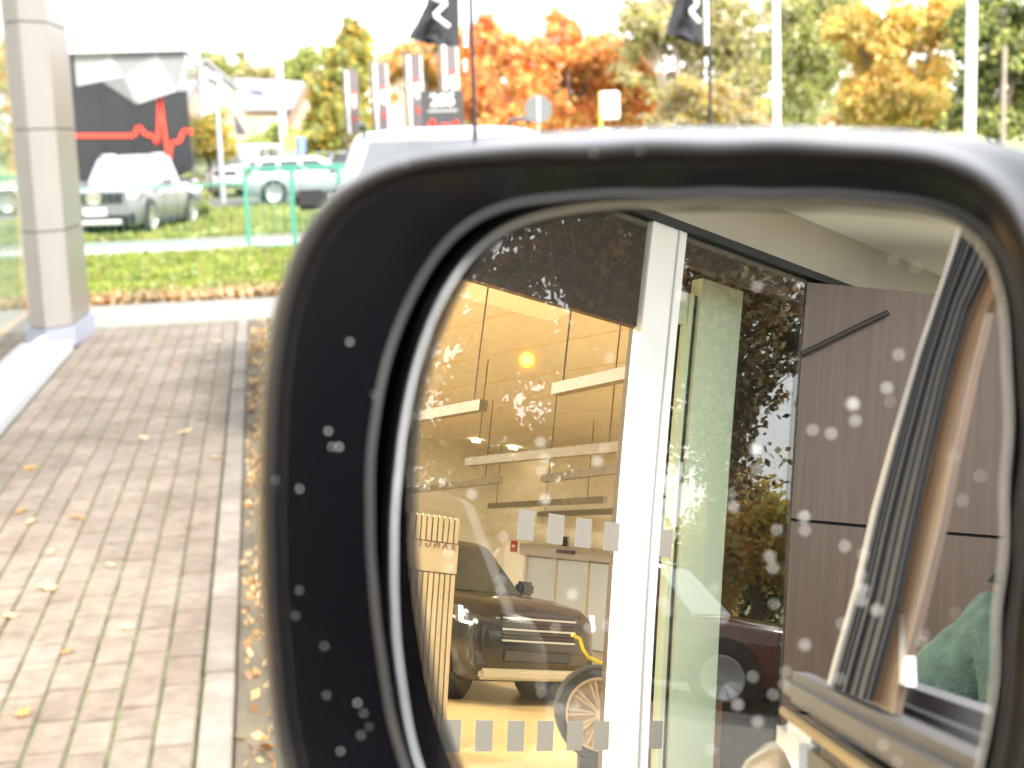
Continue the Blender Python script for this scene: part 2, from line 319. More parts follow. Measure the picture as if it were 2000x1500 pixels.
bp('wall', MB().box((-22.2, -13.2, .4), (-22, 18, 4.6)).box((-22, -13.2, .4), (XG-.1, -13, 4.6)).box((-22, 17.8, .4), (XG-.1, 18, 4.6)), M_int)
# pale bulkhead strip under the ceiling
q = [mZ(*p, 4.55) for p in ((900, 500), (1170, 585), (1170, 596), (1069, 626), (880, 575))]
bp('bulkhead', MB().prism(q, (0, 0, .045)), M_whitei)
bp('roof', MB().box((-22.4, -13.4, 4.75), (XG-.02, 18.1, 5.3)), M_beige)
bp('header_beam', MB().box((XG-.055, -1.594, 2.81), (XG-.02, 8.8, 4.6)).box((XG-.055, -13, 3.08), (XG-.02, -1.594, 4.6)), pbr('brown_header', (.07, .045, .034), .6))
bp('fascia', MB().box((XG-.05, -13, 3.21), (XG+.02, 1.9, 3.41)).box((XG-.05, 1.9, 3.21), (XG+.02, 8.8, 4.75)), pbr('fascia_beige', (.40, .36, .29), .5, noise=.03))
bp('fascia_groove', MB().box((XG-.03, -13, 3.178), (XG+.026, 8.8, 3.207)), M_dark)
bp('soffit', MB().box((XG+.02, -9, 3.40), (-1.72, 1.5, 3.5)), pbr('soffit_white', (.90, .90, .86), .6))
bp('sill', MB().box((XG-.06, -1.4, .0), (-2.03, 16.2, .10)), pbr('white_sill', (.42, .44, .47), .4))
bp('base_rail', MB().box((XG-.05, -13, .1), (XG+.03, 16, .19)), M_white)
bp('plinth_wall', MB().box((XG-.12, -13, 0), (XG-.055, 16, .42)), M_dark)
posts = [(-1.594, -1.437, .012), (1.6, 1.68, .04), (5.2, 5.28, .04), (8.8, 8.88, .04), (-6.4, -6.3, .04), (-9.5, -9.4, .04)]
for y0, y1, d in posts:
    o = bp('post', MB().box((XG-(.035 if d < .02 else .09), y0, .19), (XG+d, y1, 3.21 if y0 < 1.5 else 4.7)), M_white)
    g = MB().box((XG+d, y0+.035, .19), (XG+d+.004, y0+.042, 3.2)); go = g.build('frame_groove', pbr('groove_grey', (.4, .4, .38), .5)); go.parent = o; 
    go.matrix_parent_inverse = Matrix.Identity(4)
def pane(y0, y1, z0=.19, z1=3.178):
    return bp('glass_pane', MB().box((XG-.006, y0, z0), (XG+.006, y1, z1)), M_glass)
p1 = pane(-1.437, 1.6); pane(-2.235, -1.594)
for a_, b_ in ((1.68, 5.2), (5.28, 8.8), (-6.3, -3.6), (-9.4, -6.4)): pane(a_, b_)
pane(8.88, 16.05, .19, 4.7)
bp('green_panel', MB().box((XG-.2, 9.2, .45), (XG-.18, 16.0, 4.55)), pbr('pale_green_panel', (.45, .52, .42), .7))  # added pale green panel standing in for reflections in this pane
M_stk = pbr('frosted_sticker', (.24, .22, .19), .7)
st = None
for z, ys in ((2.105, (-1.046, -1.161, -1.272, -1.389, -1.62)), (1.472, (-.826, -.941, -1.058, -1.17, -1.287, -1.395, -1.626))):
    for y in ys:
        if st is None: st = MB().box((XG+.006, -.031, -.046), (XG+.008, .031, .046)).build('sticker', M_stk, p1)
        else: st = st.copy(); COL.objects.link(st); st.parent = p1
        st.location = (0, y, z)
# inner pale frame and dark sheet standing in for the unlit interior behind the second pane
M_pgreen = pbr('pale_green_frame', (.62, .72, .56), .4)
qa = [mX(x, y, XG-.22) for x, y in ((1352, 440), (1448, 475), (1392, 1490), (1326, 1490))]
ya, yb = (qa[0].y+qa[3].y)/2, (qa[1].y+qa[2].y)/2
fr = bp('inner_frame', MB().box((XG-.26, yb, .4), (XG-.2, ya, 3.12)), M_pgreen)
bp('inner_gasket', MB().box((XG-.235, ya+.004, .4), (XG-.215, ya+.022, 3.05)), M_dark)
bp('inner_stile', MB().box((XG-.25, ya+.024, .4), (XG-.21, ya+.046, 3.05)), M_pgreen)
bp('inner_head', MB().box((XG-.24, ya+.05, 2.93), (XG-.215, -1.60, 3.05)), M_pgreen)
bp('screen', MB().box((XG-.34, -3.6, .4), (XG-.30, -1.66, 3.2)), pbr('dark_backing', (.05, .032, .024), .7, noise=.2, nscale=20, stretch=(1, 1, .1)))
# wooden ledge boards low in the second pane
M_wood = pbr('red_wood', (.34, .17, .10), .5, noise=.2, nscale=10, stretch=(1, 10, 1))
for i in range(5): bp('board', MB().box((XG-.29, -2.2, 1.12+i*.085), (XG-.265, -1.66, 1.2+i*.085)), M_wood)
# angled side wall (seen directly and through the open car door)
A = Vector((-2.288, -2.232, 0)); an = R(49); nw = Vector((math.sin(an), math.cos(an), 0)); tw = Vector((math.cos(an), -math.sin(an), 0))
zz = [.1, .86, 1.55, 2.25, 3.165]
for i in range(4):
    a_, b_ = A+tw*.0, A+tw*2.1
    P4 = [a_+Vector((0, 0, zz[i]+.006)), b_+Vector((0, 0, zz[i]+.006)), b_+Vector((0, 0, zz[i+1]-.006)), a_+Vector((0, 0, zz[i+1]-.006))]
    bp('cladding_panel', MB().prism(P4, -nw*.03), M_wing)
bp('side_wall', MB().prism([A-nw*.03+Vector((0, 0, .0)), A+tw*2.1-nw*.03+Vector((0, 0, .0)), A+tw*2.1-nw*.03+Vector((0, 0, 3.155)), A-nw*.03+Vector((0, 0, 3.155))], -nw*.4), M_dark)
rd = [mP(x, y, A+nw*.02, nw) for x, y in ((1566, 692), (1650, 651), (1735, 610))]
bp('stay_rod', MB().tube(rd, .011, 6), M_dark)
# forward column: angled near face and side face, panels with joints
def column(pts, zs, mats, thick=.03):
    for i in range(len(pts)-1):
        a_, b_ = Vector(pts[i]), Vector(pts[i+1]); n_ = Vector(((b_-a_).y, -(b_-a_).x, 0)).normalized()
        for k in range(len(zs)-1):
            z0, z1 = zs[k]+.007, zs[k+1]-.007
            P4 = [a_+Vector((0, 0, z0)), b_+Vector((0, 0, z0)), b_+Vector((0, 0, z1)), a_+Vector((0, 0, z1))]
            bp('column_panel', MB().prism(P4, -n_*thick), mats[i])
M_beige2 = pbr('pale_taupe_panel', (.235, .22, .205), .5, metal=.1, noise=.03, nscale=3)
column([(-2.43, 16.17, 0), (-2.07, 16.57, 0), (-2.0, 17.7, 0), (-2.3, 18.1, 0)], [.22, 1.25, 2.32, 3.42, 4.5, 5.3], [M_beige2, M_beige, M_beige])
bp('column_core', MB().add([(-2.42, 16.22, .0), (-2.1, 16.6, .0), (-2.04, 17.66, .0), (-2.42, 17.95, .0), (-2.42, 16.22, 5.2), (-2.1, 16.6, 5.2), (-2.04, 17.66, 5.2), (-2.42, 17.95, 5.2)], [(0, 3, 2, 1), (4, 5, 6, 7), (0, 1, 5, 4), (1, 2, 6, 5), (2, 3, 7, 6), (3, 0, 4, 7)]), M_dark)
M_plinth = pbr('blue_grey_plinth', (.24, .26, .33), .4)
bp('plinth', MB().add([(-2.45, 16.1, .1), (-2.04, 16.52, .0), (-1.96, 17.75, .0), (-2.45, 18, .0), (-2.45, 16.1, .215), (-2.04, 16.52, .215), (-1.96, 17.75, .215), (-2.45, 18, .215)], [(0, 3, 2, 1), (4, 5, 6, 7), (0, 1, 5, 4), (1, 2, 6, 5), (2, 3, 7, 6), (3, 0, 4, 7)]), M_plinth)
bp('jamb', MB().box((XG-.12, 16.06, .1), (XG+.0, 16.16, 4.7)), pbr('jamb_brown', (.10, .085, .07), .5))
# interior furniture: pendants, slatted panel, door, downlights, added fill lights
M_pend = pbr('pendant_bar', (.16, .14, .105), .5); M_wire = pbr('wire', (.08, .06, .04), .6)
bars = [((1085, 772), (1262, 735), 3.2, 'pale beige linear pendant hanging highest, close behind the white post'), ((800, 826), (943, 802), 3.2, 'linear pendant whose end shows left of centre under the ceiling'), ((912, 910), (1240, 880), 3.2, 'long linear pendant hanging across the middle of the showroom'),
        ((1060, 942), (1240, 921), 3.2, 'linear pendant just below the long middle one'), ((790, 965), (977, 943), 3.2, 'short linear pendant over the slatted panel'), ((955, 993), (1182, 982), 3.15, 'thin linear pendant near the rear wall'), ((1052, 1009), (1240, 1003), 3.1, 'lowest and farthest linear pendant over the doorway')]
for A_, B_, z, lab in bars:
    a_, b_ = mZ(*A_, z), mZ(*B_, z); a_.x = max(a_.x, -21.6); L = (b_-a_); e = empty('pendant_light', a_, math.atan2(L.y, L.x), lab, 'pendant light', 'linear pendants in the showroom'); n_ = L.length
    s_ = .5+.5*min(1, (a_.length/16))
    MB().box((0, -.04, 0), (n_, .04, .11*s_)).build('bar', M_pend, e)
    for k in (.08, .88): MB().tube([(n_*k, 0, .1), (n_*k, 0, 4.6-z)], .008, 5).build('wire', M_wire, e)
M_lamp = pbr('lamp_lit', (1, .9, .7), .5, emit=(1, .8, .5), estr=14)
for p, lab in (((924, 859), 'small lit downlight in the ceiling above the pendant, left one'), ((994, 873), 'small lit downlight in the ceiling above the pendant, right one')):
    c = mZ(*p, 4.59); c.x = max(c.x, -20); tag(MB().lathe([(.01, 0), (.10, 0), (.10, -.05), (.01, -.05)], 12, 'z').build('downlight', M_lamp), lab, 'downlight').location = c
for (x, y) in ((-6, .2), (-11, -1), (-17, -3), (-7.5, -9.8), (-15, 5), (-7, 6), (-5.5, 12)):
    l = bpy.data.lights.new('showroom_fill', 'AREA'); l.energy = 440; l.size = 2.2; l.color = (1, .92, .76); o = bpy.data.objects.new('showroom_fill', l); COL.objects.link(o); o.location = (x, y, 4.5)  # fill lights added to brighten the room, kept out of the mirror's view
# slatted oak panel with lettering
sp = empty('slatted_panel', (-7.4, 0, .4), 0, 'free standing oak slatted panel with small lettering in the showroom', 'display panel')
sp.location = (-7.4, 0, .4); ytop = mX(890, 1012, -7.4); yl = mX(790, 1012, -7.4).y; yr = (mX(892, 1030, -7.4).y+mX(875, 1400, -7.4).y)/2; H_ = ytop.z-.4
M_oak = pbr('oak', (.50, .43, .31), .5, noise=.1, nscale=4, stretch=(1, 1, .1)); M_gap = pbr('oak_gap', (.16, .10, .05), .8)
MB().box((-.06, yr, 0), (0, yl, H_-.01)).build('board', M_gap, sp)
MB().box((0, yr, H_-.46), (.028, yl, H_-.22)).build('name_board', M_oak, sp)
ns = int((yl-yr)/.055); sl0 = MB().box((0, .008, 0), (.026, .045, H_-.47)).build('slat', M_oak, sp); sl1 = MB().box((0, .008, H_-.21), (.026, .045, H_)).build('slat', M_oak, sp)
for i in range(ns):
    for s0 in (sl0, sl1):
        o = s0 if i == 0 else s0.copy()
        if i: COL.objects.link(o)
        o.parent = sp; o.location = (0, yr+i*.055, 0)
def text(body, size, mat, parent, loc, rot, name='lettering', ex=.003, align='CENTER', bold=0.):
    c = bpy.data.curves.new(name, 'FONT'); c.body = body; c.size = size; c.extrude = ex; c.align_x = align; c.align_y = 'CENTER'; c.offset = bold
    o = bpy.data.objects.new(name, c); dg = bpy.context.evaluated_depsgraph_get(); COL.objects.link(o); bpy.context.view_layer.update()
    me = bpy.data.meshes.new_from_object(o.evaluated_get(bpy.context.evaluated_depsgraph_get())); COL.objects.unlink(o); bpy.data.objects.remove(o)
    me.materials.clear(); me.materials.append(mat); m = bpy.data.objects.new(name, me); COL.objects.link(m); m.parent = parent; m.location = loc; m.rotation_euler = rot; return m
tc_ = mX(853, 1064, -7.37); text('R A N G E', .085, pbr('letter_brown', (.2, .12, .08), .5), sp, (.030, tc_.y, tc_.z-.4), (R(90), 0, R(90)))
# automatic door in the far end wall (Y = -13)
dr = empty('automatic_door', (0, -13, .4), 0, 'sliding glass door with grey header in the far showroom wall', 'door'); 
xa, xb = mY(1030, 1070, -12.95).x, mY(1215, 1070, -12.95).x; zt = mY(1110, 1068, -12.95).z; zb = mY(1110, 1092, -12.95).z
dx = xb-xa; dr.location = (xa, -13, .4); zt -= .4; zb -= .4
M_dgrey = pbr('door_grey', (.33, .31, .28), .4); MB().box((-.1, .0, zb), (dx, .2, zt)).build('header', M_dgrey, dr)
M_dayl = pbr('door_glass', (.45, .5, .55), .1, coat=.6)
for k in range(3):
    x0 = .12+k*dx*.34; MB().box((x0, .04, .02), (x0+dx*.31, .07, zb-.04)).build('pane', M_dayl, dr); MB().box((x0-.08, .03, 0), (x0-.01, .12, zb)).build('frame', pbr('door_frame', (.5, .44, .33), .4), dr)
MB().box((dx*.42, .2, zt-.16), (dx*.6, .26, zt-.08)).build('sensor', M_dark, dr)
MB().box((-1.0, 0.0, 0), (-.12, .03, zt+.05)).build('side_panel', M_whitei, dr)
c = mY(1004, 1067, -12.95); tag(MB().box((-.13, 0, -.13), (.13, .02, .13)).box((-.07, .02, -.02), (.07, .025, .03), 1).build('fire_sign', [pbr('sign_red', (.35, .05, .03), .5), M_whitei]), 'small red square sign on the cream wall beside the door', 'sign').location = c
c = mY(1104, 1058, -12.95); tag(MB().box((-.06, 0, -.11), (.06, .08, .11)).build('motion_sensor', M_dark), 'small black box on the wall above the door header', 'sensor').location = c
# ================================================================== VEHICLES
def car(name, label, L=4.6, W=1.9, H=1.68, hz=1.0, bz=1.0, xw=.95, xr0=.35, xr1=-1.9, xb=-2.15, zb=.25, paint=None, wr=.36, wx=(1.42, -1.38), kind='suv', nwin=3, spokes=10, detail=True, group=None, cat='car', rimmat=None, win=None, mirm=None):
    win = win or M_glassd
    t = empty(name, (0, 0, 0), 0, label, cat, group); hw = W/2; xf = L/2; paint = paint or M_gloss
    S_ = []
    def ring(x, w_, z0, zt, nose=0.):
        h_ = zt-z0; pr = [(0, z0), (w_*.86, z0), (w_*.97, z0+.1*h_), (w_, z0+.42*h_), (w_*.985, z0+.72*h_), (w_*.95, z0+.92*h_), (w_*.87, z0+.985*h_), (w_*.5, zt+.012), (0, zt+.02)]
        return [Vector((x, y, z)) for y, z in pr]+[Vector((x, -y, z)) for y, z in pr[-2:0:-1]]
    if kind == 'pickup':
        st_ = [(xf, hw*.80, zb+.22, hz-.22), (xf-.05, hw*.9, zb+.08, hz-.10), (xf-.3, hw*.98, zb, hz-.04), (xw, hw, zb, hz+.06), (xr1, hw, zb, bz+.06), (xr1-.2, hw, zb, bz+.08), (-xf+.08, hw, zb+.05, bz+.08), (-xf, hw*.95, zb+.2, bz+.05)]
    else:
        st_ = [(xf, hw*.78, zb+.22, hz-.24), (xf-.06, hw*.88, zb+.06, hz-.13), (xf-.28, hw*.965, zb, hz-.06), (xf-.9, hw, zb, hz), (xw, hw, zb, bz), (0, hw, zb, bz+.02), (xb+.3, hw, zb, bz+.04), (-xf+.12, hw*.97, zb+.03, bz), (-xf, hw*.88, zb+.16, bz-.12)]
    loft([ring(*s) for s in st_]).build('body', paint, t, smooth=True, angle=50)
    zr = H; b0 = bz-.01; tw_ = hw*.74; rf = [(xw, hw*.93, b0), (xr0, tw_, zr-.05)]
    def rr(x0, x1, w0, z, c=.12):
        return [Vector(p) for p in ((x0, w0-c, z), (x0-c*1.3, w0, z), (x1+c, w0, z), (x1, w0-c, z), (x1, -w0+c, z), (x1+c, -w0, z), (x0-c*1.3, -w0, z), (x0, -w0+c, z))]
    loft([rr(xw, xb, hw*.93, b0), rr((xw+xr0)/2, (xb+xr1)/2, hw*.84, (b0+zr-.06)/2), rr(xr0, xr1, tw_, zr-.06), rr(xr0-.06, xr1+.05, tw_*.965, zr-.03), rr(xr0-.14, xr1+.12, tw_*.87, zr-.004), rr(xr0-.4, xr1+.35, tw_*.5, zr+.02)]).build('roof', paint, t, smooth=True, angle=28)
    def side(u, v, s):                      # u: 0 front .. 1 rear ; v: 0 belt .. 1 roof
        xf_ = xw-.14+(xb+.12-(xw-.14))*u; xt = xr0-.14+(xr1+.12-(xr0-.14))*u; y0, ym, y1 = hw*.93, hw*.84, tw_
        y = y0+(ym-y0)*min(1, v*2) if v < .5 else ym+(y1-ym)*(v-.5)*2
        xm = (xf_+xt)/2; x = xf_+(xm-xf_)*v*2 if v < .5 else xm+(xt-xm)*(v-.5)*2
        return Vector((x, s*(y+.006), b0+(zr-.06-b0)*v))
    cuts = [(.05, .36), (.40, .68), (.72, .95)] if nwin == 3 else [(.06, .48), (.54, .94)]
    for s in (1, -1):
        for u0, u1 in cuts:
            P4 = [side(u0, .1, s), side(u1, .1, s), side(u1, .5, s), side(u1, .9, s), side(u0+.01, .9, s), side(u0, .5, s)]
            if u0 < .1: P4 = [side(u0-.01, .1, s), side(u1, .1, s), side(u1, .5, s), side(u1, .9, s), side(u0+.05, .9, s), side(u0, .5, s)]
            MB().add(P4, [(0, 1, 2, 5), (5, 2, 3, 4)]).build('window', win, t)
    def front(y, v, x0, x1, e):
        x = x0+(x1-x0)*v+e; return Vector((x, y*(hw*.93*(1-v)+tw_*v-.14), b0+(zr-.06-b0)*v+abs(e)*.4))
    MB().add([front(-1, .06, xw, xr0, .012), front(1, .06, xw, xr0, .012), front(1, .95, xw, xr0, .012), front(-1, .95, xw, xr0, .012)], [(0, 1, 2, 3)]).build('windscreen', win, t)
    MB().add([front(-1, .1, xb, xr1, -.012), front(1, .1, xb, xr1, -.012), front(1, .9, xb, xr1, -.012), front(-1, .9, xb, xr1, -.012)], [(0, 1, 2, 3)]).build('rear_window', win, t)
    for x in wx:
        for s in (1, -1):
            MB().lathe([(wr+.07, hw*.6*s), (wr+.075, (hw+.004)*s), (wr+.04, (hw+.012)*s), (wr*.5, (hw+.004)*s)], 24, 'y', (x, 0, wr+.02)).build('wheel_arch', M_black, t, smooth=True)
            wo = MB().lathe([(wr*.62, (hw-.2)*s), (wr*.95, (hw-.22)*s), (wr, (hw-.17)*s), (wr, (hw-.02)*s), (wr*.95, (hw+.022)*s), (wr*.72, (hw+.03)*s), (wr*.70, (hw+.0)*s)], 28, 'y', (x, 0, wr)).build('wheel', M_tyre, t, smooth=True)
            r_ = MB(); r_.lathe([(wr*.71, (hw+.028)*s), (wr*.73, (hw+.034)*s), (wr*.66, (hw+.034)*s), (wr*.64, (hw+.018)*s)], 28, 'y', (x, 0, wr)); r_.lathe([(wr*.16, (hw+.0)*s), (wr*.15, (hw+.034)*s), (.01, (hw+.036)*s)], 14, 'y', (x, 0, wr))
            for k in range(spokes):
                a = 2*math.pi*k/spokes; d = Vector((math.cos(a), 0, math.sin(a))); e = Vector((-math.sin(a), 0, math.cos(a))); o_ = Vector((x, (hw+.006)*s, wr))
                r_.prism([o_+d*wr*.12+e*.016, o_+d*wr*.68+e*.022, o_+d*wr*.68+e*.004, o_+d*wr*.12-e*.012], (0, .022*s, 0))
            r_.build('rim', rimmat or M_rim, wo, smooth=True)
    if detail:
        for s in (1, -1):
            MB().prism([(xf-.07, s*hw*.52, hz-.34), (xf-.20, s*hw*.93, hz-.30), (xf-.30, s*hw*.955, hz-.17), (xf-.09, s*hw*.54, hz-.22)], (.055, 0, 0)).build('headlight', M_head, t, bev=.01)
            MB().prism([(-xf+.04, s*hw*.62, bz-.34), (-xf+.10, s*hw*.93, bz-.34), (-xf+.14, s*hw*.90, bz-.08), (-xf+.06, s*hw*.66, bz-.1)], (-.05, 0, 0)).build('tail_light', M_redl, t)
            MB().box((xw-.42, s*hw*.95, bz+.02), (xw-.26, s*(hw+.20), bz+.17)).build('door_mirror', mirm or paint, t, bev=.035)
            MB().box((-.1, s*(hw-.003), bz-.2), (.1, s*(hw+.022), bz-.165)).build('door_handle', M_chrome, t)
            MB().box((wx[1]+.5, s*(hw*.9), zb+.0), (wx[0]-.5, s*(hw+.012), zb+.11)).build('side_skirt', M_black, t, bev=.01)
            for xx in (.55, -.45): MB().box((xx-.004, s*(hw-.004), zb+.14), (xx+.004, s*(hw+.003), bz-.03)).build('door_gap', M_dark, t)
        MB().box((xf-.04, -hw*.5, hz-.36), (xf+.012, hw*.5, hz-.19)).build('grille', M_black, t, bev=.01)
        MB().box((xf-.05, -hw*.72, zb+.13), (xf+.015, hw*.72, zb+.27)).build('lower_grille', M_black, t, bev=.015)
        MB().box((xf+.0, -.26, zb+.29), (xf+.022, .26, zb+.40)).build('number_plate', M_plate, t)
        MB().box((-xf-.02, -.26, zb+.42), (-xf+.03, .26, zb+.53)).build('number_plate', M_plate, t)
    return t
def place(t, x, y, z, rz): t.location = (x, y, z); t.rotation_euler = (0, 0, rz); return t
P_grey = pbr('paint_grey', (.19, .195, .20), .3, metal=.3, coat=1); P_white = pbr('paint_white', (.78, .79, .8), .3, coat=1); P_silver = pbr('paint_silver', (.27, .285, .30), .3, metal=.5, coat=1)
P_teal = pbr('paint_teal', (.36, .39, .41), .3, metal=.5, coat=1); P_brown = pbr('paint_brown', (.12, .035, .024), .18, coat=1); P_sand = pbr('paint_bronze', (.17, .14, .095), .3, metal=.3, coat=.6)
P_black = pbr('paint_black', (.006, .006, .007), .16, coat=.35); P_blue = pbr('paint_bluegrey', (.3, .34, .4), .3, metal=.6, coat=1)
# pickup at 35 m facing the camera
pk = car('pickup_truck', 'dark grey pickup truck with silver bull bar parked on the grass by the black building', L=5.3, W=1.95, H=1.84, hz=1.18, bz=1.1, xw=.85, xr0=.35, xr1=-.95, xb=-1.15, paint=P_grey, wr=.4, wx=(1.65, -1.6), kind='pickup', nwin=2, cat='pickup truck', win=M_glassp)
c = fY(188, 400, 35); place(pk, c.x+.62, 37.4, 0, R(-104))
e = MB().lathe([(.15, 0), (.15, .03), (.01, .04)], 20, 'x', (2.655, 0, .93)).build('badge', M_chrome, pk, smooth=True); e.scale = (1, 1.25, 1)
MB().box((2.55, -.70, .78), (2.672, .70, 1.04)).build('front_grille', M_black, pk, bev=.03)
MB().box((2.55, -.9, .36), (2.665, .9, .58)).build('bumper', M_black, pk, bev=.03)
MB().box((2.655, -.26, .60), (2.69, .26, .71)).build('number_plate', M_plate, pk)
MB().box((2.68, -.62, .34), (2.76, .62, .45)).build('bull_bar', pbr('bar_silver', (.85, .85, .86), .25, metal=.6), pk, bev=.02)
MB().box((-2.4, -.9, 1.17), (-1.25, .9, 1.22)).build('bed_cover', M_black, pk)
for s in (1, -1): MB().tube([(.2, s*.62, 1.86), (-.7, s*.62, 1.86)], .025, 6).build('roof_rail', M_chrome, pk)
# silver SUV ahead, parked, seen from behind
sv = car('silver_suv', 'silver SUV with roof fin parked beyond the side mirror', L=4.7, W=1.95, H=1.57, paint=P_silver, win=pbr('silver_windows', (.10, .11, .12), .06, coat=1), mirm=M_black, hz=1.0, bz=.98, xr1=-1.75, xb=-2.2)
place(sv, 1.5, 12.0, .6, R(-95))
for s in (1, -1): MB().tube([(.2, s*.66, 1.60), (.0, s*.66, 1.64), (-1.5, s*.66, 1.63), (-1.7, s*.66, 1.58)], .018, 6).build('roof_rail', M_black, sv)
MB().prism([(-1.3, -.012, 1.6), (-1.55, -.012, 1.6), (-1.56, -.012, 1.72), (-1.5, -.012, 1.72)], (0, .024, 0)).build('roof_fin', M_black, sv)
# cars across the road
wv = car('white_van', 'white van parked on the road beside the lamp post', L=4.7, W=1.9, H=1.9, hz=1.15, bz=1.12, xw=1.5, xr0=.8, xr1=-2.1, xb=-2.25, paint=P_white, cat='van', win=M_glassp)
c = fY(482, 330, 60); place(wv, c.x, 60, 0, R(250))
pc = car('pale_car', 'pale silver car just right of the white van', L=4.3, W=1.8, H=1.5, paint=P_silver); c = fY(540, 330, 68); place(pc, c.x, 68, 0, R(178))
bc = car('blue_grey_car', 'blue grey car behind the green railing', L=4.6, W=1.85, H=1.55, paint=P_blue); c = fY(628, 330, 62); place(bc, c.x, 62, 0, R(176))
tl = car('dark_teal_car', 'dark teal car showing its wheel through the green railing', L=4.5, W=1.85, H=1.5, paint=P_teal); c = fY(612, 370, 50.5); place(tl, c.x, 50.5, 0, R(4))
# reflected brown SUV standing on the deck behind
bs = car('brown_suv', 'dark brown SUV standing on the deck opposite the showroom glass', L=4.6, W=1.9, H=1.62, paint=P_brown, hz=1.0, bz=1.0); 
def rZ(px, py, z):
    H, r = bounce(px, py); t = (XG-H.x)/r.x; G_ = H+r*t; d = Vector((-r.x, r.y, r.z)); return G_+d*((z-G_.z)/d.z)
q0, q1 = rZ(1310, 1385, .6), rZ(1520, 1385, .6); qm = (q0+q1)/2; ax = (q1-q0).normalized(); bk_ = Vector((-ax.y, ax.x, 0)); bk_ = bk_ if bk_.dot(qm) > 0 else -bk_
print('brown', q0, q1, (q1-q0).length); qc = qm+bk_*1.6; place(bs, qc.x, qc.y, .6, math.atan2(-bk_.y, -bk_.x)+R(28))
# showroom cars
fs = car('black_suv', 'glossy black SUV with L shaped white lamp inside the showroom', L=4.9, W=2.02, H=1.74, hz=1.16, bz=1.14, xw=1.05, xr0=.45, paint=P_black, wr=.39, wx=(1.6, -1.5), detail=False)
fh = R(-4); fs.scale = (1, 1, 1.03); place(fs, -10.45-1.6*math.cos(fh), -6.15-1.6*math.sin(fh), .4, fh); xf = 2.45; P_bk2 = M_black
MB().box((xf-.06, -.56, .70), (xf+.004, .56, 1.03)).build('grille', M_dark, fs, bev=.02)
for i in range(8): MB().box((xf-.02, -.54, .715+i*.04), (xf+.02, .54, .733+i*.04)).build('grille_slat', M_black if i % 3 else M_rim, fs)
M_drl = pbr('running_lamp', (1, 1, 1), .3, emit=(.95, 1, 1), estr=2.2)
for s in (1, -1):
    MB().prism([(xf-.10, s*.62, .84), (xf-.30, s*.985, .87), (xf-.34, s*.99, 1.03), (xf-.12, s*.62, 1.01)], (.055, 0, 0)).build('headlight', M_glassd, fs)
    MB().prism([(xf-.045, s*.63, .83), (xf-.18, s*.99, .87), (xf-.18, s*.99, .895), (xf-.045, s*.63, .865)], (.04, 0, 0)).build('running_light', M_drl, fs)
    MB().prism([(xf-.20, s*.975, .88), (xf-.20, s*1.0, .88), (xf-.24, s*1.0, 1.04), (xf-.24, s*.975, 1.04)], (.05, 0, 0)).build('running_light', M_drl, fs)
    MB().box((.62, s*.98, 1.15), (.80, s*1.22, 1.33)).build('door_mirror', P_black, fs, bev=.04)
    MB().box((xf-.14, s*.58, .44), (xf-.01, s*.88, .60)).build('air_intake', M_dark, fs, bev=.02)
MB().box((xf-.1, -.8, .30), (xf+.02, .8, .42)).build('skid_plate', pbr('skid', (.4, .36, .28), .4, metal=.6), fs, bev=.03)
MB().box((xf-.0, -.5, .50), (xf+.02, .5, .62)).build('lower_grille', M_dark, fs, bev=.01)
M_goldrim = pbr('gold_rim', (.62, .56, .46), .3, metal=.8)
wd = mX(1172, 1392, -6.3); dw = empty('display_wheel', (wd.x, wd.y, .4), R(-58), 'black tyre on a thin spoked golden rim beside the white window post', 'wheel'); hz_ = wd.z-.4
ty = MB().lathe([(.24, -.12), (.345, -.13), (.37, -.09), (.37, .07), (.355, .10), (.285, .105), (.28, .08)], 32, 'y', (0, 0, hz_)).build('tyre', M_tyre, dw, smooth=True)
rm = MB(); rm.lathe([(.272, .09), (.288, .112), (.270, .112), (.262, .09)], 32, 'y', (0, 0, hz_)); rm.lathe([(.05, .05), (.045, .10), (.01, .105)], 14, 'y', (0, 0, hz_)); rm.build('rim', M_goldrim, dw, smooth=True)
MB().lathe([(.28, .03), (.28, .05), (.01, .05)], 28, 'y', (0, 0, hz_)).build('brake_disc', M_dark, dw)
for k in range(20):
    a = 2*math.pi*(k//2)/10+(.09 if k % 2 else -.09); d = Vector((math.cos(a), 0, math.sin(a))); e = Vector((-math.sin(a), 0, math.cos(a))); o_ = Vector((0, .07, hz_))
    MB().prism([o_+d*.03+e*.006, o_+d*.27+e*.012, o_+d*.27-e*.008, o_+d*.03-e*.008], (0, .028, 0)).build('spoke', M_goldrim, dw)
MB().box((-.16, -.14, 0), (.16, .1, max(.02, hz_-.345))).build('stand', M_black, dw, bev=.01)
# thin yellow curved strand
pts = [mX(x, y, -6.9) for x, y in ((1117, 1240), (1133, 1248), (1139, 1268), (1150, 1284), (1172, 1295), (1200, 1296))]
tag(MB().tube(pts, .016, 6).build('yellow_strand', pbr('strand_yellow', (.65, .55, .03), .5), smooth=True), 'thin yellow strand curving beside the black showroom SUV', 'cable')
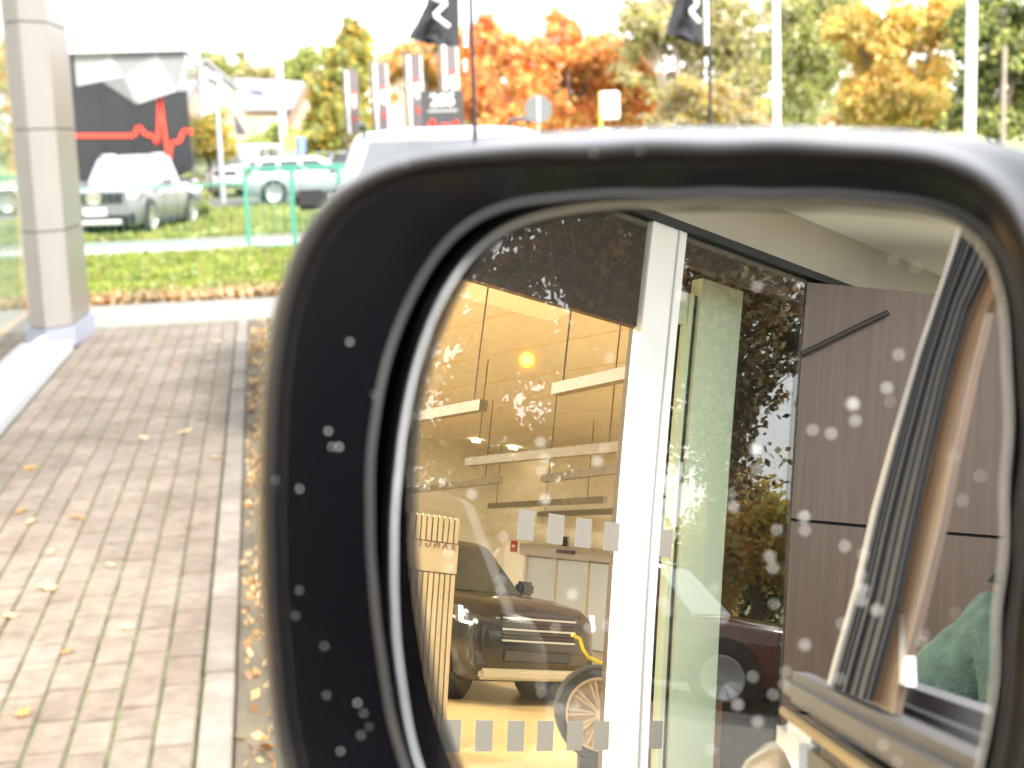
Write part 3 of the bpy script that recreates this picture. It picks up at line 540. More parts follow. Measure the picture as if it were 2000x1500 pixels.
# ================================================================== OWN CAR: body, open door, wing mirror
HD = R(52); hD = Vector((math.sin(HD), math.cos(HD), 0)); rD = Vector((math.cos(HD), -math.sin(HD), 0))
own = car('car', 'bronze SUV with black side mirror and open front door on the deck', L=4.7, W=2.0, H=1.75, hz=1.08, bz=1.1, xw=1.15, xr0=.55, paint=P_sand, wr=.38, detail=True)
hinge = MC + rD*.2 + hD*.14
hb = R(8); fx = Vector((math.sin(hb), math.cos(hb), 0)); rx = Vector((math.cos(hb), -math.sin(hb), 0))
cc_ = hinge + rx*1.0 - fx*.95; place(own, cc_.x, cc_.y, .6, R(90)-hb)
for o in [c for c in own.children if c.name.startswith('door_mirror') and c.data.vertices[0].co.y > 0]: bpy.data.objects.remove(o)
bpy.context.view_layer.update()
INV = own.matrix_world.inverted()
def op(name, mb, mat, parent=None, **k):      # world-space part of the own car
    o = mb.build(name, mat, **k); o.parent = parent or own; o.matrix_parent_inverse = Matrix.Identity(4)
    o.matrix_basis = INV if parent is None else Matrix.Identity(4); return o
tau = R(15); nD = (rD*math.cos(tau)+Vector((0, 0, 1))*math.sin(tau)*0).normalized()
pS = MC+rD*.20; nT = (rD*math.cos(tau)-Vector((0, 0, 1))*math.sin(tau)).normalized()
pB = Vector((pS.x, pS.y, 1.885))
up = (Vector((0, 0, 1))*math.cos(tau)+rD*math.sin(tau)).normalized()
def dp(px, py, off=0.): return mP(px, py, pB+rD*off, nT)      # point on the leaning window plane of the door
def dl(px, py, off=0.): return mP(px, py, pB+rD*off, rD)      # point on the upright door skin
def strip(name, L1, L2, mat, off, th, parent=None, f=dp):
    P = [f(x, y, off) for x, y in L1]+[f(x, y, off) for x, y in L2[::-1]]
    n = len(L1); A_ = P[:n]; B_ = P[n:][::-1]; mb = MB()
    for i in range(n-1): mb.prism([A_[i], A_[i+1], B_[i+1], B_[i]], rD*th)
    return op(name, mb, mat, parent)
M_rub = pbr('rubber_seal', (.012, .013, .016), .6, spec=.2); M_rub2 = pbr('seal_grey', (.02, .022, .03), .6, spec=.25); M_trim = pbr('trim_grey', (.03, .032, .038), .65, spec=.25)
# outline of the rear window pillar: left and right edges as seen in the mirror (photo pixels), top to bottom
Lf = [(1905, 380), (1878, 450), (1838, 570), (1795, 700), (1752, 850), (1712, 1000), (1678, 1150), (1640, 1285), (1624, 1345)]
Rt = [(1985, 430), (1938, 500), (1885, 610), (1850, 730), (1815, 880), (1782, 1030), (1750, 1180), (1714, 1310), (1698, 1370)]
def mixl(A_, B_, k): return [(a[0]+(b[0]-a[0])*k, a[1]+(b[1]-a[1])*k) for a, b in zip(A_, B_)]
dfr = strip('door_frame', Lf, Rt, M_rub, 0, .006)
for k0, k1, m, off in ((-.15, -.05, pbr('paint_pale_frame', (.34, .33, .31), .4, coat=.5), .004), (.04, .08, M_rub2, -.006), (.16, .19, M_trim, -.006), (.27, .34, M_rub2, -.008), (.52, .60, M_trim, -.008), (.68, .82, M_rub2, -.010), (.9, .95, M_trim, -.010)):
    strip('seal_strip', mixl(Lf, Rt, k0), mixl(Lf, Rt, k1), m, off, .005, dfr)
Gr = [(2010, 470), (1962, 530), (1925, 610), (1893, 740), (1863, 880), (1832, 1030), (1795, 1180), (1754, 1335), (1742, 1395)]
strip('pillar_trim', Rt, Gr, pbr('bronze_gloss', (.17, .11, .07), .2, spec=.5, noise=.25, nscale=9, stretch=(1, 1, .3)), .0, .008)
strip('pillar_edge', mixl(Rt, Gr, .996), mixl(Rt, Gr, 1.006), pbr('edge_metal', (.30, .26, .21), .35, metal=.6), .0, .001)
strip('door_latch_edge', [(1756, 1200), (1757, 1335)], [(1766, 1200), (1770, 1340)], P_white, .0, .008)
# waist rail and mouldings along the bottom of the window
def rail(name, z0, z1, l0, l1, b0, b1, mat, bev=.008):
    P = [MC+rD*l0, MC+rD*l1]; q = []
    for (l, z) in ((l0, z0), (l1, z0), (l1, z1), (l0, z1)): v = MC+rD*l-hD*b1; q.append(Vector((v.x, v.y, z)))
    return op(name, MB().prism(q, hD*(b1-b0)), mat, bev=bev)
rail('waist_rail', 1.858, 1.893, .185, .225, -.12, .88, pbr('rail_grey', (.07, .07, .075), .5), .01)
rail('window_seal', 1.86, 1.888, .228, .236, -.1, .80, M_rub, .002)
rail('inner_rail', 1.855, 1.905, .245, .300, -.1, .74, pbr('inner_grey', (.11, .11, .125), .6), .014)
rail('chrome_strip', 1.846, 1.856, .176, .190, -.12, .84, pbr('gold_chrome', (.32, .27, .18), .3, metal=.8), .002)
rail('door_panel_upper', 1.62, 1.845, .180, .22, -.12, .70, M_gloss, .012)
rail('door_skin', 1.0, 1.62, .150, .23, -.12, .90, P_sand, .03)
rail('inner_panel', 1.0, 1.85, .235, .30, -.1, .86, M_trim, .02)
rail('door_highlight', 1.70, 1.845, .176, .22, .70, .86, P_white, .012)  # white block standing in for a highlight on the door body
op('fender_shoulder', loft([[MC-hD*b+rD*l+Vector((0, 0, z-MC.z)) for l, z in ((.02+.16*(abs(b-.55)/.5)**1.5, 1.60), (.06+.12*(abs(b-.55)/.5)**1.5, 1.70), (.15, 1.745), (.19, 1.74), (.19, 1.3), (.03, 1.3))] for b in (.25, .4, .55, .7, .85, .98)]), P_sand, smooth=True, angle=60)
q = dl(1505, 1600, -.03)
rg = []
for i in range(11):
    u = -1+2*i/10; w_ = math.sqrt(max(.02, 1-u*u)); rg.append([q+hD*(.20*u)+rD*(.075*w_*math.cos(t)+.03)+Vector((0, 0, .11*w_*math.sin(t)-.02)) for t in [2*math.pi*k/16 for k in range(16)]])
op('body_shoulder', loft(rg), P_sand, smooth=True, angle=80)
# upper door frame: roof rail and front pillar (outside the picture)
tp = dp(1905, 380); ft = MC+rD*.2+hD*.10; ft.z = 1.89; fr_ = tp+hD*.55
op('door_top_frame', MB().tube([tp, tp+hD*.25+Vector((0, 0, .03)), fr_, ft], .022, 8), M_rub, smooth=True)
# --- wing mirror housing: contours in the photo, each on its own plane in front of the glass
mu_ = (Vector((0, 0, 1)).cross(MN)).normalized(); mv_ = MN.cross(mu_)
def onw(px, py, w_): D = ray(px, py); return CAM + D*((MC+MN*w_-CAM).dot(MN)/D.dot(MN))
O_ = [(545, 1500), (520, 1300), (507, 1100), (507, 900), (517, 720), (537, 590), (570, 490), (618, 405), (690, 340), (790, 305), (950, 288), (1150, 281), (1400, 277), (1650, 280), (1820, 290), (1910, 313), (1975, 362), (2022, 440), (2050, 600), (2052, 900), (2035, 1200), (2005, 1500), (1985, 1620), (1925, 1750), (1750, 1840), (1300, 1870), (820, 1820), (660, 1740), (585, 1620)]
I_ = [(790, 1500), (748, 1300), (729, 1150), (722, 1000), (731, 820), (757, 690), (798, 585), (848, 497), (905, 435), (985, 397), (1100, 385), (1300, 381), (1500, 381), (1700, 385), (1830, 396), (1905, 424), (1960, 485), (1990, 580), (2000, 720), (1992, 1000), (1972, 1250), (1946, 1500), (1925, 1620), (1860, 1720), (1700, 1765), (1300, 1780), (980, 1750), (865, 1660), (815, 1570)]
G_ = [(815, 1500), (786, 1350), (770, 1200), (768, 1080), (776, 930), (790, 810), (815, 700), (845, 615), (885, 540), (940, 472), (1015, 428), (1130, 405), (1300, 399), (1500, 400), (1700, 404), (1830, 416), (1895, 445), (1938, 500), (1960, 580), (1966, 720), (1960, 950), (1943, 1200), (1915, 1480), (1895, 1590), (1840, 1680), (1690, 1722), (1300, 1735), (1000, 1706), (890, 1630), (838, 1560)]
B_ = [(600, 1500), (590, 1200), (590, 900), (600, 700), (640, 520), (700, 400), (790, 322), (900, 284), (1050, 264), (1250, 255), (1450, 252), (1650, 255), (1850, 265), (1990, 285), (2100, 330), (2160, 450), (2200, 700), (2200, 1100), (2150, 1500), (2060, 1720), (1800, 1830), (1300, 1850), (850, 1800), (700, 1700)]
CX, CY, NR = 1340, 1010, 200
def polar(C_):
    a = np.array([math.atan2(y-CY, x-CX) for x, y in C_]); r_ = np.array([math.hypot(x-CX, y-CY) for x, y in C_]); i = np.argsort(a); a, r_ = a[i], r_[i]
    th = np.linspace(-math.pi, math.pi, NR, endpoint=False)
    A3 = np.concatenate([a-2*math.pi, a, a+2*math.pi]); R3 = np.concatenate([r_, r_, r_]); rr_ = np.interp(th, A3, R3)
    for _ in range(7): rr_ = (np.roll(rr_, 1)+2*rr_+np.roll(rr_, -1))/4
    return th, rr_
PO, PI_, PG, PB = [polar(c)[1] for c in (O_, I_, G_, B_)]; TH = polar(O_)[0]
def ctr(r_, w_): return [onw(CX+a*math.cos(t), CY+a*math.sin(t), w_) for a, t in zip(r_, TH)]
def shrink(ring_, k, back): 
    c = sum(ring_, Vector())/len(ring_); return [c+(p-c)*k-MN*back for p in ring_]
ob = ctr(PO, .004); bk = ctr(PB, -.035)
rings = [shrink(bk, .55, .085), shrink(bk, .80, .062), shrink(bk, .93, .036), shrink(bk, .985, .014), bk, ctr(PO*.3+PB*.7, -.022), ctr(PO*.7+PB*.3, -.008), ob, ctr(PO, .014), ctr(PO-5, .020), ctr(PO-14, .023)]
mir = empty('side_mirror', MC); mir.parent = own; mir.matrix_parent_inverse = Matrix.Identity(4); mir.matrix_basis = INV @ Matrix.Translation(MC)
def mp_(name, mb, mat, **k):
    o = mb.build(name, mat, **k); o.parent = mir; return o
def world(mb): return mb
M_house = pbr('housing_gloss', (.02, .021, .023), .26, spec=.25, coat=.0, bump=.012, bscale=220)
mp_('housing', loft(rings, caps='start'), M_house, smooth=True, angle=80)
M_rimb = pbr('rim_black', (.022, .02, .02), .38, spec=.25, coat=.0, bump=.03, bscale=900)
mp_('rim', loft([ctr(PO-13, .0235), ctr(PO-22, .0242), ctr(PO-31, .0235), ctr(PO-37, .0215), ctr(PO-40, .018), ctr(PO-43, .020), ctr(PO-49, .0215), ctr(PO-54, .0205)], caps=False), M_rimb, smooth=True, angle=80)
def mixr(k): return (PO-54)*(1-k)+PI_*k
M_face = pbr('face_black', (.003, .003, .005), .11, spec=.2, coat=.0, bump=.04, bscale=1200)
mp_('bezel', loft([ctr(mixr(k), .0205-.0065*k) for k in (0, .08, .25, .5, .75, .93, .985)]+[ctr(mixr(1)+3, .0138), ctr(mixr(1)+7, .0125), ctr(mixr(1)+10, .008), ctr(mixr(1)+14, .0), ctr(mixr(1)+17, -.012)], caps=False), M_face, smooth=True, angle=80)
mp_('inner_lip', loft([ctr(mixr(1)-9, .0148), ctr(mixr(1)-6, .0156), ctr(mixr(1)-1, .0156), ctr(mixr(1)+3, .0145)], caps=False), pbr('lip_satin', (.07, .072, .08), .28, spec=.5), smooth=True, angle=80)
mp_('back_plate', loft([ctr(PG*1.03, -.012), ctr(PG*1.03, -.016)]), M_black)
# glass: part of a sphere, its edge coloured white for the light it catches
def onS(px, py, lift=0.):
    D = ray(px, py); oc = CAM-SPH; b = oc.dot(D); rr_ = MR+lift; t = -b-math.sqrt(b*b-(oc.dot(oc)-rr_*rr_)); return CAM+D*t
def ctrS(r_, lift=0.): return [onS(CX+a*math.cos(t), CY+a*math.sin(t), lift) for a, t in zip(r_, TH)]
m = bpy.data.materials.new('mirror_silver'); m.use_nodes = True; t_ = m.node_tree; t_.nodes.remove(t_.nodes['Principled BSDF'])
gl = t_.nodes.new('ShaderNodeBsdfGlossy'); gl.inputs[0].default_value = (.90, .90, .88, 1); gl.inputs['Roughness'].default_value = 0; t_.links.new(gl.outputs[0], t_.nodes['Material Output'].inputs[0])
ks = [0.02]+[k/26 for k in range(1, 27)]
mg = mp_('mirror_glass', loft([ctrS((PG-6)*k) for k in ks]), m, smooth=True, angle=80)
me = mg.data                                    # exact sphere normals keep the reflection true
me.normals_split_custom_set_from_vertices([((v.co)-SPH).normalized() for v in me.vertices])
M_edge = pbr('glass_edge', (.80, .82, .85), .4, metal=.1, coat=.3)
mp_('glass_edge', loft([ctrS(PG-6.5, .0002), ctrS(PG-4, .0009), ctrS(PG, .0008), ctrS(PG+3, -.0006), ctrS(PG+3, -.005)], caps=False), M_edge, smooth=True, angle=80)
for ch in mir.children: ch.location = -MC
# rain spots, dust specks and lamp
M_drop = pbr('white_drop', (.75, .76, .77), .25, coat=.6)  # white base stands in for the sky reflected in the drops
dm = MB().lathe([(.001, .45), (.5, .36), (.85, .15), (1, 0)], 10, 'z').build('water_drop', M_drop, mir, smooth=True)
drops = [(1665, 790, 12), (1670, 822, 9), (1587, 840, 8), (1623, 847, 8), (1475, 880, 11), (1478, 917, 7), (1310, 915, 9), (1308, 941, 8), (1755, 693, 8), (1790, 522, 6), (1745, 506, 6), (1732, 758, 9), (1738, 785, 5), (1863, 892, 7), (1915, 930, 8), (1880, 978, 8), (1800, 1253, 8), (1868, 1198, 6), (1805, 1240, 6), (1570, 1010, 10), (1572, 1036, 8), (1503, 1088, 9), (1510, 1110, 8), (1517, 1035, 8), (1650, 1067, 8), (1686, 1083, 7), (1682, 1124, 7), (1684, 1150, 11), (1682, 1173, 9), (1712, 1192, 10), (1645, 1218, 7), (1572, 1260, 11), (1535, 1312, 8), (1531, 1337, 8), (1510, 1357, 8), (1470, 1322, 9), (1441, 1377, 10), (1480, 1411, 10), (1388, 1464, 9), (1295, 1178, 9), (1302, 1195, 8), (1412, 1208, 8), (1425, 1344, 7), (1330, 578, 8), (1478, 560, 8), (1190, 700, 8), (1055, 865, 10), (1064, 897, 8), (1166, 902, 9), (1180, 876, 6), (1056, 919, 8), (1064, 976, 10), (921, 966, 10), (983, 1048, 9), (875, 1080, 9), (876, 1109, 8), (857, 740, 6), (1117, 1161, 10), (1150, 1225, 8), (1085, 1227, 7), (1185, 1222, 8), (1055, 1337, 7), (1058, 1352, 7), (1093, 1384, 7), (1122, 1380, 8), (978, 1132, 7), (977, 1152, 7), (1098, 1476, 8), (921, 1463, 6), (1915, 470, 7), (1725, 1455, 8), (1752, 1488, 8), (1395, 1150, 7), (1432, 990, 8), (1428, 965, 6), (1512, 1180, 6), (1640, 1325, 7)]
fdrops = [(641, 842, 9), (648, 873, 8), (662, 873, 9), (538, 938, 8), (543, 956, 8), (585, 955, 8), (683, 668, 8), (585, 1153, 7), (577, 1203, 7), (633, 1262, 7), (638, 1358, 7), (698, 1373, 8), (710, 1393, 6), (705, 1436, 6), (665, 1467, 7), (763, 1343, 6), (729, 770, 5), (720, 1420, 5), (1160, 300, 6), (1250, 295, 6), (790, 320, 6)]
def put_drop(P, n_, r_, first=False):
    o = dm if first else dm.copy()
    if not first: COL.objects.link(o)
    o.parent = mir; q_ = n_.to_track_quat('Z', 'Y').to_matrix().to_4x4()
    o.matrix_basis = Matrix.Translation(P-MC) @ q_ @ Matrix.Diagonal((r_, r_*random.uniform(.8, 1.2), r_*.8, 1))
for i, (x, y, s) in enumerate(drops):
    P = onS(x, y); put_drop(P, (P-SPH).normalized(), s*.00011, i == 0)
vl = bpy.context.view_layer; vl.update()
bz_ = [c for c in mir.children if c.name.startswith(('bezel', 'rim', 'housing'))]
for (x, y, s) in fdrops:
    D = ray(x, y); best = None
    for ob_ in bz_:
        im = ob_.matrix_world.inverted(); hit, loc, nn, _ = ob_.ray_cast(im@CAM, (im.to_3x3()@D).normalized())
        if hit:
            wl = ob_.matrix_world@loc; d_ = (wl-CAM).length
            if best is None or d_ < best[0]: best = (d_, wl, (ob_.matrix_world.to_3x3()@nn).normalized())
    if best:
        n_ = best[2] if best[2].dot(D) < 0 else -best[2]; put_drop(best[1], n_, s*.00007)
P = onS(1030, 703, .0004); lm = MB().lathe([(.0042, 0), (.0040, .0005), (.0017, .0006)], 18, 'z').lathe([(.0017, .0006), (.0015, .0010), (.0003, .0012)], 12, 'z', mi=1).build('warning_lamp', [pbr('amber_halo', (.8, .25, .02), .4, emit=(1, .15, .0), estr=.32), pbr('amber_lamp', (1, .5, .1), .4, emit=(1, .55, .08), estr=4)], mir)  # outer ring glows to draw the halo around the lamp
lm.matrix_basis = Matrix.Translation(P-MC) @ (P-SPH).to_track_quat('Z', 'Y').to_matrix().to_4x4() @ Matrix.Diagonal((.8, .8, .8, 1))
# mirror arm to the door
op('mirror_foot', MB().tube([MC-MN*.05+rD*.05-Vector((0, 0, .12)), MC+rD*.14+hD*.1-Vector((0, 0, .13)), MC+rD*.2+hD*.1-Vector((0, 0, .14))], [.035, .04, .045], 12), M_gloss, smooth=True)
# ================================================================== PERSON in green hoodie behind the door
M_hood = pbr('green_fleece', (.075, .125, .10), .95, noise=.25, nscale=40, bump=.9, bscale=220)
M_jean = pbr('jeans', (.05, .07, .11), .9, noise=.15, nscale=20); M_skin = pbr('skin', (.48, .28, .2), .5); M_hair = pbr('hair_brown', (.06, .04, .025), .8)
pc_ = MC-hD*1.12+rD*.71; pc_.z = .6
pe = empty('person', pc_, R(-8), 'person in a teal green fleece hoodie standing behind the open car door', 'person')
def skin(name, J, E, mat, parent, sub=2):
    me = bpy.data.meshes.new(name); me.from_pydata([j[:3] for j in J], E, []); o = bpy.data.objects.new(name, me); COL.objects.link(o); o.parent = parent
    md = o.modifiers.new('s', 'SKIN'); md.use_smooth_shade = True
    for v, j in zip(me.skin_vertices[0].data, J): v.radius = (j[3], j[4] if len(j) > 4 else j[3])
    me.skin_vertices[0].data[0].use_root = True; o.modifiers.new('u', 'SUBSURF').levels = sub; o.modifiers['u'].render_levels = sub
    me.materials.append(mat); return o
# x = person's right, y = forward
J = [(0, 0, .92, .15, .11), (0, 0, 1.1, .14, .11), (0, .01, 1.28, .17, .12), (0, 0, 1.40, .10, .09), (0, 0, 1.47, .06), (0, .02, 1.56, .085, .10), (0, .02, 1.67, .08, .095),
     (.17, 0, 1.34, .075), (.27, .06, 1.16, .058), (.26, .22, .98, .048), (.20, .42, .96, .036), (.18, .48, .96, .03, .02),
     (-.17, 0, 1.34, .075), (-.29, .05, 1.16, .060), (-.28, .20, .98, .048), (-.20, .40, .96, .036), (-.18, .46, .96, .03, .02),
     (.10, 0, .85, .10), (.11, .02, .5, .07), (.11, -.01, .1, .05), (.12, .12, .04, .04), (-.10, 0, .85, .10), (-.11, .02, .5, .07), (-.11, -.01, .1, .05), (-.12, .12, .04, .04)]
Ed = [(0, 1), (1, 2), (2, 3), (3, 4), (4, 5), (5, 6), (2, 7), (7, 8), (8, 9), (9, 10), (10, 11), (2, 12), (12, 13), (13, 14), (14, 15), (15, 16), (0, 17), (17, 18), (18, 19), (19, 20), (0, 21), (21, 22), (22, 23), (23, 24)]
for hx, s in ((11, 1), (16, -1)):
    b = J[hx]
    for k in range(4):
        i0 = len(J); J.append((b[0]-s*.0+(k-1.5)*.017, b[1]+.03, b[2]+.035, .009)); J.append((b[0]+(k-1.5)*.018, b[1]+.05, b[2]+.055+.006*(k in (1, 2)), .008)); Ed += [(hx, i0), (i0, i0+1)]
    i0 = len(J); J.append((b[0]-s*.035, b[1]+.01, b[2]+.01, .011)); J.append((b[0]-s*.045, b[1]+.03, b[2]+.035, .009)); Ed += [(hx, i0), (i0, i0+1)]
skin('body', J, Ed, M_skin, pe)
H0 = [(0, 0, .86, .185, .14), (0, 0, 1.1, .18, .145), (0, .01, 1.27, .20, .15), (0, -.01, 1.39, .15, .12), (0, -.03, 1.45, .105, .10),
      (.19, 0, 1.33, .098), (.285, .06, 1.15, .082), (.27, .20, 1.0, .068), (.21, .38, .96, .05), (-.19, 0, 1.33, .098), (-.305, .05, 1.15, .085), (-.29, .19, 1.0, .068), (-.21, .37, .96, .05)]
HE = [(0, 1), (1, 2), (2, 3), (3, 4), (2, 5), (5, 6), (6, 7), (7, 8), (2, 9), (9, 10), (10, 11), (11, 12)]
hd = skin('hoodie', H0, HE, M_hood, pe, 3)
tx_ = bpy.data.textures.new('folds', 'CLOUDS'); tx_.noise_scale = .09; dmod = hd.modifiers.new('d', 'DISPLACE'); dmod.texture = tx_; dmod.strength = .028; dmod.mid_level = .5
skin('trousers', [(0, 0, .92, .165, .13), (.10, 0, .82, .115), (.11, .02, .5, .085), (.11, -.01, .12, .075), (-.10, 0, .82, .115), (-.11, .02, .5, .085), (-.11, -.01, .12, .075)], [(0, 1), (1, 2), (2, 3), (0, 4), (4, 5), (5, 6)], M_jean, pe)
skin('hair', [(0, -.03, 1.60, .09), (0, -.01, 1.70, .095), (0, .03, 1.735, .075)], [(0, 1), (1, 2)], M_hair, pe)
for s in (1, -1):
    MB().lathe([(.002, -.006), (.011, .0), (.002, .006)], 8, 'y', (s*.03, .112, 1.635)).build('eye', M_white, pe, smooth=True)
MB().prism([(-.012, .105, 1.60), (.012, .105, 1.60), (.0, .10, 1.645)], (0, .03, 0)).build('nose', M_skin, pe, bev=.004)
MB().box((-.025, .10, 1.565), (.025, .115, 1.573)).build('mouth', pbr('lips', (.4, .14, .12), .5), pe)
# ================================================================== FAR SCENERY
# black clad building with red pulse line
M_clad = pbr('black_cladding', (.022, .023, .028), .25, noise=.15, nscale=1, coat=.5); M_redp = pbr('pulse_red', (.75, .06, .035), .5)
bb = empty('black_building', (0, 50, 0), 0, 'black clad building with a red pulse line and pale upper storey', 'building')
YB = 50.; x0 = fY(90, 330, YB).x; x1 = fY(377, 330, YB).x; zt = fY(250, 103, YB).z
def lb(mb, name, mat, par=bb, off=(0, -50, 0), **k): o = mb.build(name, mat, par, **k); o.location = off; return o
npn = 5
for k in range(npn):
    a_, b_ = x0+(x1-x0)*k/npn, x0+(x1-x0)*(k+1)/npn
    lb(MB().box((a_+.01, YB, 0), (b_-.01, YB+.06, zt)), 'cladding_panel', M_clad)
lb(MB().box((x0, YB+.06, 0), (x1-.02, YB+14, zt)), 'wall', M_clad)
# faceted grey print on the upper part: proud triangular panels
M_f = [pbr('facet%d' % i, (c_, c_*1.01, c_*1.04), .4) for i, c_ in enumerate((.30, .22, .38, .26, .16))]
fac = [((145, 105), (215, 105), (150, 168)), ((215, 105), (292, 108), (240, 150)), ((215, 105), (240, 150), (150, 168)), ((240, 150), (292, 108), (266, 203)), ((240, 150), (266, 203), (200, 160)), ((292, 108), (305, 105), (266, 203)), ((305, 105), (362, 106), (345, 178)), ((305, 105), (345, 178), (268, 203)), ((362, 106), (368, 178), (345, 178))]
for i, tri in enumerate(fac):
    lb(MB().prism([fY(x, y, YB-.03-.004*i) for x, y in tri], (0, .02, 0)), 'facet_panel', M_f[i % 5])
pl_ = [(140, 265), (262, 265), (270, 246), (284, 262), (300, 266), (308, 281), (312, 190), (330, 318), (334, 278), (350, 277), (358, 256), (368, 254), (376, 262)]
mb = MB()
for a_, b_ in zip(pl_, pl_[1:]):
    d_ = Vector((b_[0]-a_[0], b_[1]-a_[1])); n_ = Vector((-d_.y, d_.x)).normalized()*(4.2 if abs(d_.y) < 60 else 3.6)
    mb.prism([fY(p[0]+n_.x*s, p[1]+n_.y*s, YB-.07) for p, s in ((a_, 1), (b_, 1), (b_, -1), (a_, -1))], (0, .02, 0))
lb(mb, 'pulse_line', M_redp)
zu = fY(250, 22, YB).z; xu = fY(363, 60, YB).x
M_upw = pbr('upper_white', (.80, .81, .82), .5, noise=.02)
for k in range(6): lb(MB().box((x0+(xu-x0)*k/6+.02, YB-.25, zt+.05), (x0+(xu-x0)*(k+1)/6-.02, YB+13, zu)), 'upper_panel', M_upw)
lb(MB().box((x0, YB-.3, zt), (x1+.1, YB+.2, zt+.1)), 'ledge', pbr('ledge_grey', (.5, .5, .52), .5))
# houses
def house(name, label, Y, gable, wall_bottom, depth, wall, roof, wins=(), roofc=None):
    """gable: pixel polygon of the gable facing us at distance Y"""
    t = empty(name, fY(*gable[0], Y), 0, label, 'house'); o0 = t.location
    P = [fY(x, y, Y)-o0 for x, y in gable]; MB().prism(P, (0, depth, 0)).build('wall', wall, t)
    ap = gable[1] if False else min(gable, key=lambda p: p[1])
    i = gable.index(ap); l_, r_ = gable[i-1], gable[(i+1) % len(gable)]
    for q_ in (l_, r_):
        a_, b_ = fY(*ap, Y)-o0, fY(*q_, Y)-o0; e_ = (b_-a_).normalized()*.4
        MB().prism([a_+Vector((0, -.3, .12)), b_+e_+Vector((0, -.3, .12)), b_+e_+Vector((0, depth+.3, .12)), a_+Vector((0, depth+.3, .12))], (0, 0, .22)).build('roof', roof, t)
    for w_ in wins:
        c_ = [fY(x, y, Y-.06)-o0 for x, y in w_]; MB().prism(c_, (0, .05, 0)).build('window', pbr('far_window', (.12, .11, .11), .2), t)
    return t
M_ww = pbr('white_render', (.55, .55, .54), .8); M_br = pbr('tan_brick', (.50, .40, .30), .85, noise=.08, nscale=4); M_rt = pbr('grey_roof', (.30, .30, .33), .7, noise=.1, nscale=3); M_rb = pbr('red_brown_roof', (.33, .22, .17), .8, noise=.1, nscale=3); M_pk = pbr('pink_brick', (.52, .38, .29), .85, noise=.08, nscale=3)
house('white_house', 'white gabled house with small dark windows behind the black building', 95, [(366, 250), (366, 165), (402, 123), (455, 170), (436, 213), (432, 262)], 0, 9, M_ww, M_rt,
      [[(416, 162), (428, 162), (428, 150), (416, 150)], [(390, 196), (396, 196), (396, 212), (390, 212)], [(392, 158), (396, 158), (396, 164), (392, 164)]])
th = empty('tan_house', fY(480, 215, 88), 0, 'tan brick house with long grey roof and blue solar panels', 'house'); o0 = th.location
def tp_(pts, Y, d_, name, mat, dy=0.): return MB().prism([fY(x, y, Y)-o0 for x, y in pts], (0, d_, 0)).build(name, mat, th)
tp_([(440, 305), (440, 240), (457, 172), (482, 215), (590, 215), (590, 305)], 88, 7, 'wall', M_br)
rp = [fY(482, 215, 87.6)-o0, fY(592, 215, 87.6)-o0, fY(606, 168, 92)-o0, fY(457, 160, 92)-o0]; MB().prism(rp, (0, .1, .25)).build('roof', M_rt, th)
sp_ = [rp[0].lerp(rp[3], v).lerp(rp[1].lerp(rp[2], v), u)+Vector((0, -.12, .3)) for u, v in ((.16, .45), (.36, .42), (.34, .86), (.18, .86))]; MB().prism(sp_, (0, -.03, .05)).build('solar_panel', pbr('solar', (.05, .05, .22), .2, coat=1), th)
tp_([(519, 232), (545, 232), (545, 258), (519, 258)], 87.9, .05, 'window', pbr('far_blind', (.85, .85, .85), .5))
tp_([(456, 218), (482, 262), (462, 262)], 87.9, .05, 'lean_to', pbr('slate', (.08, .08, .11), .5))
tp_([(432, 264), (500, 264), (500, 282), (432, 282)], 86.5, .6, 'garden_wall', M_br)
house('brick_house', 'pinkish brick gable house partly behind the yellow tree', 80, [(562, 320), (566, 250), (616, 146), (664, 262), (664, 320)], 0, 10, M_pk, M_rb)
house('far_brick_house', 'pink house wall seen between the banners', 110, [(744, 275), (744, 160), (775, 138), (806, 160), (806, 275)], 0, 8, M_pk, M_rb)
for i, (xa, xb2, yb_, lab) in enumerate(((1520, 1590, 240, 'low red roofed building far behind the white pole'), (1600, 1650, 238, 'second low red roof right of the first one'))):
    house('red_roof_house', lab, 120, [(xa, 262), (xa, yb_+8), ((xa+xb2)/2, yb_-6), (xb2, yb_+8), (xb2, 262)], 0, 8, M_br, pbr('red_tile', (.45, .16, .09), .8))
# poles and lamps
M_pole = pbr('white_pole', (.80, .80, .79), .4); M_gpole = pbr('grey_pole', (.50, .51, .52), .4, metal=.4)
def pole(name, label, px, pb, pt, Y, r_, mat, cat, extra=None, group=None):
    a_, b_ = fY(px, pb, Y), fY(px, pt, Y); t = empty(name, (a_.x, Y, min(0, a_.z)), 0, label, cat, group); MB().tube([(0, 0, 0), (0, 0, b_.z-min(0, a_.z))], [r_*1.1, r_*.85], 12).build('pole', mat, t, smooth=True); return t
lp = pole('street_lamp', 'grey street lamp standing beside the golden bush', 432, 340, 165, 52, .10, M_gpole, 'street lamp')
MB().lathe([(.02, 0), (.22, .05), (.26, .2), (.12, .36), (.02, .4)], 14, 'z', (0, 0, fY(430, 165, 52).z)).build('lamp_head', M_gpole, lp, smooth=True)
ul = pole('utility_pole', 'white pole with yellow box and small blue sign in front of the houses', 556, 320, 118, 60, .15, M_pole, 'pole')
c = fY(570, 278, 60)-ul.location; MB().box((c.x-.3, -.3, c.z-.35), (c.x+.2, .1, c.z+.35)).build('yellow_box', pbr('box_yellow', (.75, .62, .12), .5), ul); c = fY(586, 283, 60)-ul.location
MB().box((c.x-.2, -.3, c.z-.3), (c.x+.2, -.25, c.z+.3)).build('blue_sign', pbr('sign_blue', (.2, .3, .7), .5), ul)
